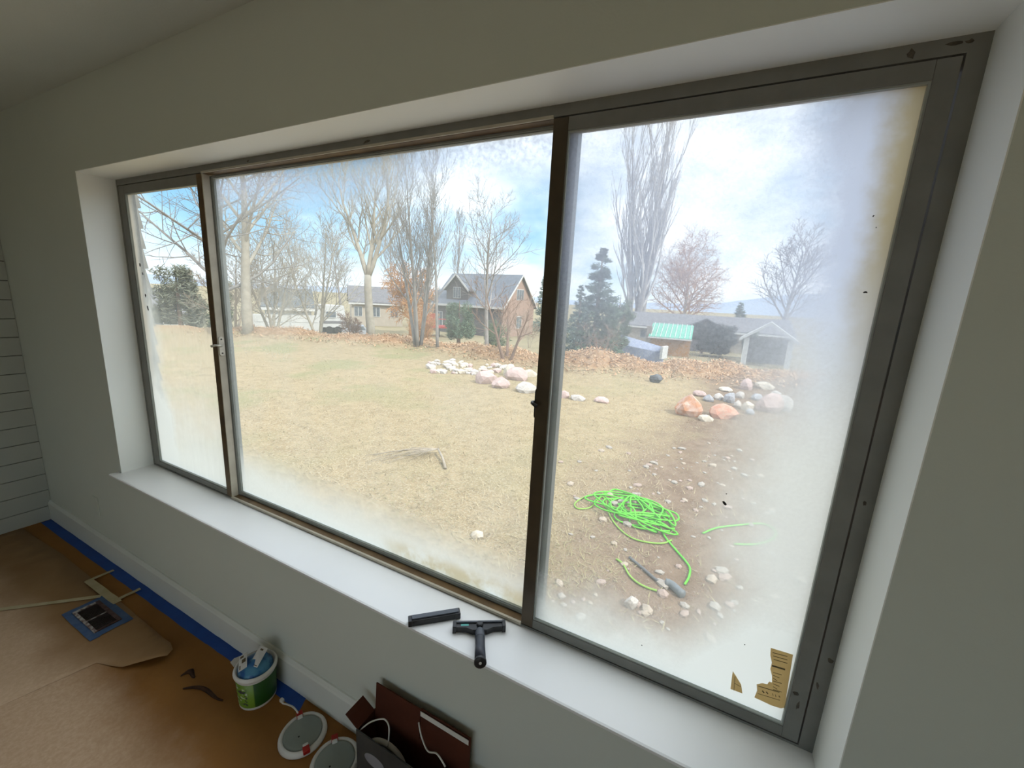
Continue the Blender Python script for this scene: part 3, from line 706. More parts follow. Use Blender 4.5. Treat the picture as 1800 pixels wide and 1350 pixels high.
def gz(x, y): return float(ground_np(np.array([float(x)]), np.array([float(y)]))[0])
def on_ground(u, v):
    d = ray(u, v); t_ = 0.5
    for _ in range(4000):
        p = CAM + d*t_
        if p.z <= gz(p.x, p.y): break
        t_ += .02 + .002*t_
    return CAM + d*t_

gm = bpy.data.materials.new('yard_ground'); gm.use_nodes = True; N = NT(gm.node_tree); N.n.clear()
vec = N.node('ShaderNodeTexCoord').outputs['Object']; X = N.xyz(vec)
n_a = N.noise(vec, .55, 4, .6, 1.0); n_b = N.noise(vec, 5.0, 5, .65, 2.0); n_c = N.noise(vec, 42.0, 4, .7, 3.0); n_d = N.noise(vec, 1.6, 4, .6, 6.0)
straw = N.mix(N.ss(n_b, .35, .68), (0.37, 0.287, 0.168), (0.28, 0.21, 0.118)); n_e = N.noise(N.scalev(vec, (1, 1.6, 1)), 14.0, 5, .7, 9.0); straw = N.mix(N.ss(n_e, .52, .70), straw, (0.19, 0.145, 0.085)); straw = N.mix(N.ss(n_c, .48, .64), straw, (0.42, 0.355, 0.24))
green = N.mix(N.ss(n_c, .40, .62), (0.215, 0.215, 0.10), (0.31, 0.28, 0.155))
lawn = N.mix(N.mul(N.ss(n_a, .48, .62), N.ss(X[0], -3.0, -9.0, .25, .85)), straw, green)
dirt = N.mix(N.ss(n_b, .35, .65), (0.175, 0.118, 0.080), (0.235, 0.168, 0.118)); dirt = N.mix(N.ss(n_c, .56, .72), dirt, (0.34, 0.285, 0.235))
dm = N.add(N.add(X[0], N.mul(N.sub(n_d, .5), 2.2)), N.mul(X[1], -.10))
base = N.mix(N.ss(dm, -1.9, -.5), lawn, dirt)
rr = N.m('SQRT', N.add(N.mul(X[0], X[0]), N.mul(N.add(X[1], .886), N.add(X[1], .886))))
leafc = N.mix(N.ss(n_b, .38, .6), (0.36, 0.215, 0.11), (0.42, 0.30, 0.19)); leafc = N.mix(N.ss(n_c, .45, .6), leafc, (0.26, 0.135, 0.065))
ridge = N.mul(N.ss(X[2], -.30, -.12), N.ss(rr, 26.0, 18.0))
base = N.mix(ridge, base, leafc)
base = N.mix(N.ss(rr, 22.0, 34.0), base, N.mix(N.ss(n_a, .4, .6), (0.28, 0.235, 0.15), (0.23, 0.20, 0.125)))
bs = N.node('ShaderNodeBsdfPrincipled'); N.put(bs.inputs['Base Color'], base); bs.inputs['Roughness'].default_value = .95; bs.inputs['Specular IOR Level'].default_value = .1
bn = N.node('ShaderNodeBump'); bn.inputs['Strength'].default_value = .9; bn.inputs['Distance'].default_value = .05; N.put(bn.inputs['Height'], N.add(N.mul(n_c, .6), n_b)); N.l.new(bn.outputs[0], bs.inputs['Normal'])
oo = N.node('ShaderNodeOutputMaterial'); N.l.new(bs.outputs[0], oo.inputs[0])
# polar terrain grid round the viewpoint, starting at the house wall
R_ = np.concatenate([np.linspace(.2, 8, 60), np.linspace(8.2, 20, 70), np.linspace(20.6, 60, 50), np.geomspace(63, 900, 26)])
Az = np.radians(np.linspace(-180, 180, 361))
RR, AA = np.meshgrid(R_, Az, indexing='ij')
gx = RR*np.sin(AA); gy = CAM.y + RR*np.cos(AA)
gzv = ground_np(gx, gy)
gzv = np.where((gy < 1.0) & (np.abs(gx) < 12), np.minimum(gzv, -.35), gzv)
V = np.stack([gx, gy, gzv], -1).reshape(-1, 3); na = len(Az)
F = []
for i in range(len(R_)-1):
    a = i*na + np.arange(na-1)
    F.append(np.stack([a, a+1, a+na+1, a+na], -1))
F = np.concatenate(F)[:, ::-1]
me = bpy.data.meshes.new('ground'); me.from_pydata(V.tolist(), [], F.tolist()); me.materials.append(gm)
me.polygons.foreach_set('use_smooth', [True]*len(me.polygons))
go = bpy.data.objects.new('ground', me); col.objects.link(go); go['kind'] = 'structure'

rng = np.random.default_rng(5)
def scatter_mesh(name, pts, ang, tilt, length, width, m, label, cat, curve=0.0):
    """many thin blades or leaves as one object"""
    n = len(pts); d = np.stack([np.cos(ang)*np.cos(tilt), np.sin(ang)*np.cos(tilt), np.sin(tilt)], -1); s = np.stack([-np.sin(ang), np.cos(ang), np.zeros(n)], -1)
    a = pts - s*width[:, None]/2; b = pts + s*width[:, None]/2; c = pts + d*length[:, None]
    V = np.stack([a, b, c], 1).reshape(-1, 3); F = np.arange(n*3).reshape(-1, 3)
    me = bpy.data.meshes.new(name); me.from_pydata(V.tolist(), [], F.tolist()); me.materials.append(m)
    o = bpy.data.objects.new(name, me); col.objects.link(o); tag(o, label, cat, kind='stuff'); return o
def polar_pts(n, r0, r1, a0, a1, pw=1.0):
    r = r0 + (r1-r0)*rng.random(n)**pw; az = np.radians(a0 + (a1-a0)*rng.random(n)); x = r*np.sin(az); y = CAM.y + r*np.cos(az)
    k_ = y > .55; x, y = x[k_], y[k_]
    return np.stack([x, y, ground_np(x, y)-.004], -1)
P = polar_pts(52000, 2.2, 15.5, -75, 14, 1.1)
keep = (P[:, 0] - .10*P[:, 1] + 1.2*(np.sin(P[:, 0]*2.1)+np.sin(P[:, 1]*1.7))*.4 < -1.0) | (rng.random(len(P)) < .18)
P = P[keep]; n = len(P)
straw_m = mat('dry_grass', (0.40, 0.33, 0.205), (0.29, 0.25, 0.135), .8, .9, lo=.4, hi=.62)
scatter_mesh('dry_grass', P, rng.random(n)*6.283, rng.uniform(.08, .7, n), rng.uniform(.03, .10, n), rng.uniform(.004, .011, n), straw_m, 'short dry straw coloured grass covering the yard', 'grass')
P = polar_pts(44000, 11, 20, -70, 14)
q = np.hypot(P[:, 0]-CAM.x, P[:, 1]-CAM.y) - np.interp(np.degrees(np.arctan2(P[:, 0]-CAM.x, P[:, 1]-CAM.y)), EA, ER)
P = P[(np.abs(q-.7) < 1.5*rng.random(len(q))**.6)]; n = len(P)
leaf_m = mat('fallen_leaves', (0.40, 0.225, 0.115), (0.50, 0.35, 0.225), 6.0, .9, lo=.4, hi=.6)
scatter_mesh('fallen_leaves', P + np.array([0, 0, .03]), rng.random(n)*6.283, rng.uniform(-.3, .9, n), rng.uniform(.04, .12, n), rng.uniform(.02, .06, n), leaf_m, 'drift of fallen orange brown leaves along the earth bank', 'leaves')

# ------------------------------------------------------------------ stones
def rock_mesh(seed, sub=2):
    bm = bmesh.new(); bmesh.ops.create_icosphere(bm, subdivisions=sub, radius=1.0); off = Vector((seed*7.3, seed*3.1, seed*1.7))
    for v in bm.verts:
        p = v.co.copy(); f = 1 + .30*mnoise.noise(p*1.1+off) + .14*mnoise.noise(p*2.7+off)
        v.co = p*f
        for nn in range(3):
            ax = Vector((math.sin(seed*2.1+nn*2.3), math.cos(seed*1.3+nn*1.9), math.sin(seed+nn*4.1))).normalized(); dd = v.co.dot(ax)
            if dd > .78: v.co -= ax*(dd-.78)*.85
    me = bpy.data.meshes.new('stone'); bm.to_mesh(me); bm.free(); return me
RM = [rock_mesh(i+1) for i in range(7)]; PM = [rock_mesh(i+20, 1) for i in range(4)]
stone_m = {k: mat('stone_'+k, *c) for k, c in dict(
    pale=((0.499, 0.461, 0.416), (0.393, 0.355, 0.326), 6, .9, .3, 25), pink=((0.484, 0.364, 0.333), (0.416, 0.303, 0.279), 4, .9, .3, 25), grey=((0.272, 0.279, 0.303), (0.348, 0.348, 0.364), 5, .9, .3, 25),
    orange=((0.439, 0.204, 0.106), (0.499, 0.355, 0.288), 2.2, .9, .3, 25), red=((0.468, 0.212, 0.144), (0.454, 0.303, 0.227), 2.5, .9, .3, 25), cream=((0.560, 0.499, 0.409), (0.468, 0.409, 0.333), 5, .9, .3, 25)).items()}
stone_m['dcream'] = mat('stone_dusty_cream', (0.40, 0.335, 0.265), (0.33, 0.27, 0.21), 8, .95, .3, 40); stone_m['dpale'] = mat('stone_dusty_grey', (0.36, 0.325, 0.285), (0.29, 0.26, 0.225), 8, .95, .3, 40); stone_m['dpink'] = mat('stone_dusty_pink', (0.37, 0.285, 0.24), (0.30, 0.225, 0.19), 8, .95, .3, 40)
def stone(p, sx, sy, sz, k, rot, label, group, i=0, name='stone', meshes=RM, lift=.45):
    me = meshes[i % len(meshes)].copy(); me.materials.append(stone_m[k])
    o = bpy.data.objects.new(name, me); col.objects.link(o)
    o.scale = (sx, sy, sz); o.rotation_euler = (0, 0, rot); o.location = (p[0], p[1], gz(p[0], p[1]) + sz*lift)
    return tag(o, label, 'rock', group)
RG = 'boulders in the right hand rock pile'
def boulder(u, v, wpx, hpx, k, label, i, rot=0.4, group=RG, name='boulder'):
    p = on_ground(u, v); d = math.hypot(p.x-CAM.x, p.y-CAM.y); s = (far(u+wpx/2, v, d)-far(u-wpx/2, v, d)).length/2; h = (far(u, v-hpx/2, d)-far(u, v+hpx/2, d)).length/2
    return stone((p.x, p.y+s*.4), s*1.05, s*.85, h*1.1, k, rot, label, group, i, name)
boulder(1210, 732, 50, 42, 'orange', 'big two tone boulder, orange below and pale on top, front of the rock pile', 0)
boulder(1268, 735, 54, 30, 'red', 'bright orange red boulder beside the two tone one', 1)
boulder(1240, 741, 28, 14, 'cream', 'small cream stone in front between the two orange boulders', 2)
boulder(1313, 722, 26, 20, 'cream', 'cream rounded stone right of the orange red boulder', 3)
boulder(1318, 729, 16, 12, 'grey', 'little dark grey stone below the cream rounded one', 4)
boulder(1352, 724, 52, 40, 'pink', 'wide pale pink boulder at the right of the rock pile', 5)
boulder(1378, 722, 34, 34, 'pale', 'pale upright boulder at the far right end of the rock pile', 6)
boulder(1312, 685, 28, 24, 'pink', 'dusky pink boulder at the top of the rock pile', 1, 1.4)
boulder(1344, 684, 36, 16, 'cream', 'flat cream slab at the upper right of the rock pile', 2, .2)
for j, (u, v, a, b, k, lb) in enumerate([(1245, 706, 20, 14, 'grey', 'small grey stone just behind the two tone boulder'), (1262, 703, 20, 14, 'pale', 'small pale stone behind the orange red boulder'), (1282, 708, 26, 22, 'grey', 'largest dark grey stone in the middle of the rock pile'),
        (1300, 700, 20, 14, 'pale', 'pale stone right of the largest dark grey stone'), (1228, 697, 24, 12, 'pink', 'low pink stone at the upper left of the rock pile'), (1275, 688, 26, 9, 'cream', 'thin cream slab at the top left of the rock pile'),
        (1330, 704, 24, 14, 'grey', 'grey stone under the dusky pink boulder'), (1296, 716, 18, 14, 'pale', 'little pale stone between the orange red boulder and the cream one'), (1362, 700, 22, 16, 'pale', 'pale stone under the flat cream slab at the right')]):
    boulder(u, v, a, b, k, lb, j, j*.7)
PG = 'pink boulders by the window mullion'
boulder(850, 674, 42, 26, 'pink', 'pinkish flat topped boulder at the left end of the rock border', 3, .3, PG)
boulder(878, 682, 34, 22, 'pink', 'rosy boulder with a low front in the rock border', 0, 1.0, PG)
boulder(905, 668, 40, 26, 'pink', 'large rosy boulder near the window mullion', 4, .2, PG)
boulder(893, 661, 22, 26, 'cream', 'cream tilted slab between the rosy boulders', 5, .9, PG)
boulder(922, 690, 36, 22, 'pale', 'pale boulder lowest in the rock border beside the mullion', 6, .1, PG)
boulder(930, 662, 24, 16, 'cream', 'cream stone highest at the right of the rock border', 2, .6, PG)
boulder(990, 700, 18, 16, 'pink', 'pink slab end just right of the mullion', 1, .3, PG)
boulder(1014, 704, 26, 12, 'pale', 'low pale slab right of the mullion behind the lawn', 2, .1, PG)
boulder(1056, 708, 26, 11, 'pink', 'low pinkish slab farther right of the mullion', 4, .2, PG)
WG = 'small white stones of the rock bed'
for j in range(78):
    f = random.random(); u = 752 + f*150; v = 631 + f*16 + random.random()*(26-12*f)
    p = on_ground(u, v); s = random.uniform(.05, .13)
    stone((p.x, p.y), s*random.uniform(1, 1.5), s, s*.7, kk := random.choice(['cream', 'pale', 'cream', 'pale', 'pink']), random.random()*6, '%s %s stone %s of the white rock bed' % ('little' if s < .085 else 'larger', {'cream': 'cream', 'pale': 'pale grey', 'pink': 'pinkish'}[kk], 'at the left end' if f < .33 else 'in the middle' if f < .67 else 'at the right end'), WG, j, meshes=PM)
DG = 'loose stones in the dirt around the hose'
for j in range(190):
    u = random.uniform(965, 1420); v = random.uniform(770, 1130)
    if j % 3 == 0: u = random.uniform(1090, 1330); v = random.uniform(790, 900)
    p = on_ground(u, v)
    if p.y < .7: continue
    s = random.choice([.012, .018, .022, .030, .042]) * (1.0 if p.y > 1.5 else .8)
    stone((p.x, p.y), s*random.uniform(1, 1.7), s, s*.7, 'd' + (kk := random.choice(['cream', 'pale', 'pink', 'pale'])), random.random()*6, '%s %s stone in the dirt %s the green hose heap' % ('tiny' if s < .02 else 'small' if s < .032 else 'fist sized', {'cream': 'cream', 'pale': 'pale grey', 'pink': 'pinkish'}[kk], 'well behind' if v < 820 else 'just behind' if v < 868 else 'well in front of' if v > 1040 else 'just in front of' if v > 960 else 'left of' if u < 1010 else 'right of' if u > 1215 else 'right beside'), DG, j, meshes=PM, lift=.2)
boulder(1108, 1071, 26, 20, 'pale', 'angular pale stone alone below the green hose', 3, .8, DG, 'stone')
boulder(836, 946, 22, 13, 'cream', 'round cream stone alone in the dry grass under the middle pane', 1, .2, DG, 'stone')

# ------------------------------------------------------------------ hose and litter in the yard
hose_m = mat('green_hose', (0.065, 0.42, 0.012), (0.10, 0.50, 0.02), 9, .45); hose_y = mat('yellow_green_hose', (0.22, 0.40, 0.05), (0.18, 0.36, 0.04), 9, .5)
def ground_path(px, lift, sm=6):
    P = [on_ground(u, v) for u, v in px]; out = []
    for i in range(len(P)-1):
        p0, p1, p2, p3 = P[max(i-1, 0)], P[i], P[i+1], P[min(i+2, len(P)-1)]
        for k in range(sm):
            f = k/sm; q = .5*((2*p1)+(p2-p0)*f+(2*p0-5*p1+4*p2-p3)*f*f+(3*p1-p0-3*p2+p3)*f**3); out.append(q)
    out.append(P[-1]); n = len(out)
    return [(q.x, q.y, gz(q.x, q.y) + (lift(i/(n-1)) if callable(lift) else lift)) for i, q in enumerate(out)]
c0 = on_ground(1112, 905); random.seed(12)
h = []
ell = lambda cx, cy, a, b, rot, t: (cx + a*math.cos(t)*math.cos(rot) - b*math.sin(t)*math.sin(rot), cy + a*math.cos(t)*math.sin(rot) + b*math.sin(t)*math.cos(rot))
# pixel-free coil: many loose loops wandering about the heap's centre
loops = 12; NP = 34
pl, pr = on_ground(1068, 880), on_ground(1165, 925)
for k in range(loops):
    f = .5+.5*math.sin(k*2.4); c = pl.lerp(pr, .25+.55*f); a = .20+.22*random.random(); b = .10+.17*random.random(); rot = -.38+random.uniform(-.7, .7)
    for j in range(NP):
        t_ = 2*PI*j/NP; x, y = ell(c.x, c.y, a, b, rot, t_)
        x += .05*math.sin(3*t_+k*1.3); y += .05*math.cos(2*t_+k*1.7)
        h.append(Vector((x, y, 0)))
for _ in range(3): h = [h[0]] + [(h[i-1]+h[i]*2+h[i+1])/4 for i in range(1, len(h)-1)] + [h[-1]]
hp_ = [(q.x, q.y, gz(q.x, q.y) + .010 + .075*(.5+.5*math.sin(i*.31))*math.exp(-(((q.x-c0.x)/.5)**2+((q.y-c0.y)/.4)**2))) for i, q in enumerate(h)]
tail = ground_path([(1160, 930), (1170, 948), (1190, 972), (1206, 990), (1212, 1005), (1210, 1018), (1203, 1030)], .010)
loop = ground_path([(1075, 882), (1058, 876), (1050, 884), (1036, 896), (1016, 896), (1010, 888), (1022, 878), (1042, 872), (1062, 878), (1070, 905), (1085, 930), (1110, 948), (1140, 957), (1165, 958), (1180, 953)], .010)
hs = empty('garden_hose', (c0.x, c0.y, gz(c0.x, c0.y)), 'bright green garden hose heaped in loose coils on the dirt', 'hose')
part(hs, 'coil', MB().tube(hp_, .0085, 6), hose_m, True)
part(hs, 'free_end', MB().tube(tail, .0085, 6), hose_m, True); part(hs, 'loose_loop', MB().tube(loop, .0075, 6), hose_y, True)
single('garden_hose', MB().tube(ground_path([(1235, 940), (1260, 930), (1300, 925), (1340, 924), (1362, 935), (1358, 950), (1330, 960), (1290, 960)], .010), .0085, 6), hose_m, 'pale green loop of hose seen through fog at the right of the heap', 'hose', smooth=True)
single('garden_hose', MB().tube(ground_path([(1083, 986), (1094, 996), (1106, 1013), (1120, 1028), (1138, 1037), (1154, 1042)], .010), .008, 6), hose_y, 'short yellow green piece of hose below the heap', 'hose', smooth=True)
rod = ground_path([(1106, 983), (1130, 1003), (1155, 1024), (1170, 1031)], .012)
t = empty('hose_sprayer', rod[0], 'dark spray wand with a wider head lying below the green hose', 'sprayer')
part(t, 'wand', MB().tube(rod, .011, 8), mat('dark_wand', (0.10, 0.105, 0.11), None, 20, .5), True)
hd2 = ground_path([(1168, 1030), (1180, 1036), (1200, 1052)], .022)
part(t, 'spray_head', MB().tube(hd2, [.013]+[.030]*(len(hd2)-3)+[.034, .020], 10), mat('grey_head', (0.13, 0.15, 0.16), None, 20, .5), True)
# black bag by the bank
p = on_ground(1152, 672); bm = bmesh.new(); bmesh.ops.create_icosphere(bm, subdivisions=2, radius=1)
for v in bm.verts: v.co = Vector((v.co.x*.17, v.co.y*.13, v.co.z*.13))*(1+.35*mnoise.noise(v.co*2.1)) + Vector((p.x, p.y, gz(p.x, p.y)+.09))
mb = MB(); mb.addbm(bm); single('black_bag', mb, mat('black_bag', (0.03, 0.033, 0.036), (0.09, 0.10, 0.11), 8, .5), 'small black crumpled bag on the leaf covered bank', 'bag')
# dead branch on the lawn
bark_w = mat('bleached_wood', (0.36, 0.31, 0.245), (0.27, 0.23, 0.18), 14, .9)
p0 = [on_ground(u, v) for u, v in ((783, 826), (778, 812), (770, 799))]
t = empty('dead_branch', (p0[0].x, p0[0].y, gz(p0[0].x, p0[0].y)), 'bleached dead branch lying on the dry lawn under the middle pane', 'branch')
stem = [(q.x, q.y, gz(q.x, q.y)+.02+.05*i/2) for i, q in enumerate(p0)]
part(t, 'stem', MB().tube(stem, [.017, .015, .012], 8), bark_w, True)
for k in range(15):
    e = on_ground(random.uniform(640, 720), random.uniform(795, 822)); a = Vector(stem[2]); mid = a.lerp(Vector((e.x, e.y, gz(e.x, e.y))), .5)+Vector((0, 0, random.uniform(.01, .08)))
    part(t, 'twig', MB().tube([a, mid, (e.x, e.y, gz(e.x, e.y)+.01)], [.007, .004, .002], 5), bark_w, True)

# ------------------------------------------------------------------ trees
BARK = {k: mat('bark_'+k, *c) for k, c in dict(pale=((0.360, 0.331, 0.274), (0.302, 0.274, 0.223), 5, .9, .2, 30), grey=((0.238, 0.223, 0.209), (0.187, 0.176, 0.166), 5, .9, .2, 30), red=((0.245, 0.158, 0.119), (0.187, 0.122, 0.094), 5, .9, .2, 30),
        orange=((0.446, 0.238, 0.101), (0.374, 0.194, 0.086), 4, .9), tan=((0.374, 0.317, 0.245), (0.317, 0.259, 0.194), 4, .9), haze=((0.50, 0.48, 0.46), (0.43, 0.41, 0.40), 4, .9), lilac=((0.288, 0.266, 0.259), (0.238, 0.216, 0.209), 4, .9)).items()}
def bare_tree(base, height, r0, m, label, seed, spread=.75, up=.25, first=.3, nb=(9, 7, 6), ratio=(.55, .5, .45), lean=(0, 0), stems=1, stemspread=.12, twig=.006, group='bare trees', tw_m=None, name='bare_tree', fork=None, wiggle=.10):
    rs = random.Random(seed); t = empty(name, base, label, 'tree', group)
    T, Bm = MB(), MB()
    def path(p, d, ln, n, upb, wig):
        pts = [p]; d = d.normalized()
        for i in range(n):
            d = (d + Vector((rs.gauss(0, wig), rs.gauss(0, wig), rs.gauss(0, wig*.6)+upb/n))).normalized(); p = p + d*(ln/n); pts.append(p)
        return pts
    def at(pts, f):
        x = f*(len(pts)-1); i = min(int(x), len(pts)-2); return pts[i].lerp(pts[i+1], x-i), (pts[i+1]-pts[i]).normalized()
    def grow(pts, ra, rb, ln, lev):
        if lev >= len(nb): return
        for k in range(nb[lev]):
            f = (first if lev == 0 else .18) + (1-(first if lev == 0 else .18))*((k+rs.random())/nb[lev]); f = min(f, .98)
            p, d = at(pts, f); az = k*2.4+rs.random()*1.2
            a = d.orthogonal().normalized(); a = Matrix.Rotation(az, 3, d) @ a; sp = spread*rs.uniform(.7, 1.25)
            nd = (d*math.cos(sp) + a*math.sin(sp)).normalized()
            l2 = ln*ratio[lev]*(1.15-.55*f)*rs.uniform(.75, 1.2); r = max((ra+(rb-ra)*f)*.55, twig); re_ = max(r*.35, twig*.6)
            n = 5 if lev == 0 else 3
            bp = path(p, nd, l2, n, up, wiggle)
            Bm.tube(bp, [r+(re_-r)*i/n for i in range(n+1)], 5 if lev == 0 else 3, caps=False)
            grow(bp, r, re_, l2, lev+1)
    for s in range(stems):
        aa = s*2*PI/stems+seed; d0 = Vector((lean[0]+(stemspread*math.cos(aa) if stems > 1 else 0), lean[1]+(stemspread*math.sin(aa) if stems > 1 else 0), 1))
        hh = height*(1 if s == 0 else rs.uniform(.7, .98)); pb = Vector(base) + (Vector((math.cos(aa), math.sin(aa), 0))*r0*1.6 if stems > 1 else Vector((0, 0, 0))) - Vector((0, 0, .15))
        if fork and stems == 1:
            tp = path(pb, d0, hh*fork[0], 5, .0, .04); T.tube(tp, [r0*(1-.25*i/5) for i in range(6)], 8)
            for sg, fl_, fa in fork[1]:
                bd = Vector((math.cos(fa)*sg, math.sin(fa)*sg, 1)); bp = path(tp[-1]-Vector((0, 0, .1)), bd, hh*fl_, 9, .35, .06); ra = r0*.6
                T.tube(bp, [ra*(1-.85*i/9) for i in range(10)], 7); grow(bp, ra, ra*.15, hh*fl_, 0)
            continue
        tp = path(pb, d0, hh, 10, .12, .018); T.tube(tp, [r0*(1-.9*(i/10)) + twig for i in range(11)], 8); grow(tp, r0, r0*.12, hh, 0)
    part(t, 'trunk', T, m, True); part(t, 'branches', Bm, tw_m or m)
    return t
def tree_at(u, v, vtop, d=None, **kw):
    if d is None: p = on_ground(u, v); d = math.hypot(p.x-CAM.x, p.y-CAM.y)
    else: p = far(u, v, d)
    base = Vector((p.x, p.y, gz(p.x, p.y))); h = far(u, vtop, d).z - base.z
    return base, h
def T(u, v, vtop, d, r0, m, label, seed, **kw):
    b, h = tree_at(u, v, vtop, d); return bare_tree(b, h, r0, BARK[m], label, seed, **kw)
T(436, 586, 180, None, .20, 'pale', 'tall thick pale trunked bare tree at the left of the middle pane', 3, nb=(15, 8, 6), first=.28, spread=.85, ratio=(.42, .5, .5), up=.5, twig=.008)
T(383, 586, 240, 19, .17, 'grey', 'bare tree behind the left mullion with long limbs reaching across the left pane', 8, nb=(14, 9, 6), first=.22, spread=1.0, ratio=(.62, .5, .45), up=.25, twig=.007)
T(652, 574, 290, 20, .20, 'pale', 'tall bare tree with a V forked trunk in the middle pane', 11, nb=(11, 8, 6), first=.15, spread=.55, ratio=(.45, .48, .5), up=.5, twig=.008, fork=(.40, [(.36, .66, 0.3), (-.42, .62, .2), (.10, .58, 1.4)]))
T(735, 607, 285, None, .060, 'grey', 'clump of slender bare stems standing before the leaf bank', 14, nb=(13, 8, 4), first=.25, spread=.42, ratio=(.32, .5, .5), up=.5, stems=5, stemspread=.13, twig=.005)
T(769, 610, 310, None, .055, 'grey', 'single thin straight bare trunk right of the stem clump', 17, nb=(14, 8, 5), first=.42, spread=.45, ratio=(.34, .5, .5), up=.5, twig=.005)
T(857, 590, 368, 26, .14, 'lilac', 'rounded bare tree in front of the blue roofed house', 19, nb=(15, 9, 7), first=.30, spread=.75, ratio=(.42, .5, .5), up=.35, twig=.009)
T(891, 632, 505, None, .055, 'red', 'small forked reddish sapling on the bank near the mullion', 23, nb=(7, 6, 5), first=.3, spread=.6, ratio=(.5, .5, .5), up=.2, stems=3, stemspread=.38, twig=.005)
T(560, 585, 400, 24, .07, 'pale', 'low crooked bare thicket tree before the white garage', 27, nb=(11, 9, 6), first=.15, spread=.7, ratio=(.5, .5, .5), up=.3, stems=3, stemspread=.3, twig=.008)
T(480, 586, 415, 22, .06, 'pale', 'bushy bare thicket tree right of the thick pale trunk', 29, nb=(11, 9, 6), first=.12, spread=.7, ratio=(.5, .5, .5), up=.3, stems=4, stemspread=.3, twig=.008)
T(415, 588, 440, 21, .05, 'tan', 'thin bare bush at the left edge of the middle pane', 31, nb=(10, 8, 6), first=.1, spread=.7, ratio=(.5, .5, .5), up=.3, stems=3, stemspread=.3, twig=.008)
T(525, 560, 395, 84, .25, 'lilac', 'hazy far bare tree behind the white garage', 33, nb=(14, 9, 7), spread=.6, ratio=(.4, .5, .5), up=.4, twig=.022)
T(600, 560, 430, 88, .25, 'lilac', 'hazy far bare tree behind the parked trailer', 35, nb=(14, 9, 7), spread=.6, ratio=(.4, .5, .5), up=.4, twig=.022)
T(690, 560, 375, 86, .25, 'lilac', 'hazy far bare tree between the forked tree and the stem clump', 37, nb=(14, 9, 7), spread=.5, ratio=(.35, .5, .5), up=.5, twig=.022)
T(800, 560, 392, 84, .20, 'lilac', 'slender far bare tree behind the blue roof', 39, nb=(16, 8, 6), spread=.35, ratio=(.28, .5, .5), up=.6, twig=.02)
T(722, 572, 488, 49, .22, 'orange', 'rounded orange willow left of the blue roofed house', 41, nb=(22, 14, 9), first=.25, spread=.85, ratio=(.55, .5, .5), up=-.3, twig=.03)
T(745, 600, 545, 24, .035, 'orange', 'low orange twiggy bush before the red deck', 42, nb=(12, 9, 6), first=.1, spread=.7, ratio=(.5, .5, .5), up=.2, stems=4, stemspread=.3, twig=.007)
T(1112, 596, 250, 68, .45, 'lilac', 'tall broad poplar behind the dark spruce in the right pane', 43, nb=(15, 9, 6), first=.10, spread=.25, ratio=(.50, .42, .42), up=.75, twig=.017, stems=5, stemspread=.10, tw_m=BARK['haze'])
T(1200, 575, 452, 84, .38, 'tan', 'rounded orange tan bare tree behind the long roof', 47, nb=(26, 15, 11), first=.12, spread=.95, ratio=(.55, .55, .5), up=.15, twig=.022, tw_m=BARK['orange'])
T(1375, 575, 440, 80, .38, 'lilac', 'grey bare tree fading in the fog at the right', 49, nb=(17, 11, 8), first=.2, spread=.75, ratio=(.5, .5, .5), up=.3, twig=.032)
T(1052, 612, 570, 27, .03, 'red', 'small red twiggy shrub at the foot of the dark spruce', 51, nb=(8, 7, 5), first=.1, spread=.7, ratio=(.5, .5, .5), up=.2, stems=3, stemspread=.3, twig=.008)
T(930, 612, 555, None, .03, 'tan', 'thin tan twigs on the bank close to the mullion', 53, nb=(8, 7, 5), first=.1, spread=.7, ratio=(.5, .5, .5), up=.2, stems=3, stemspread=.25, twig=.005)
T(620, 590, 548, 20, .025, 'red', 'low dark bare bush at the foot of the forked tree', 55, nb=(10, 8, 5), first=.1, spread=.8, ratio=(.5, .5, .5), up=.1, stems=4, stemspread=.4, twig=.007)

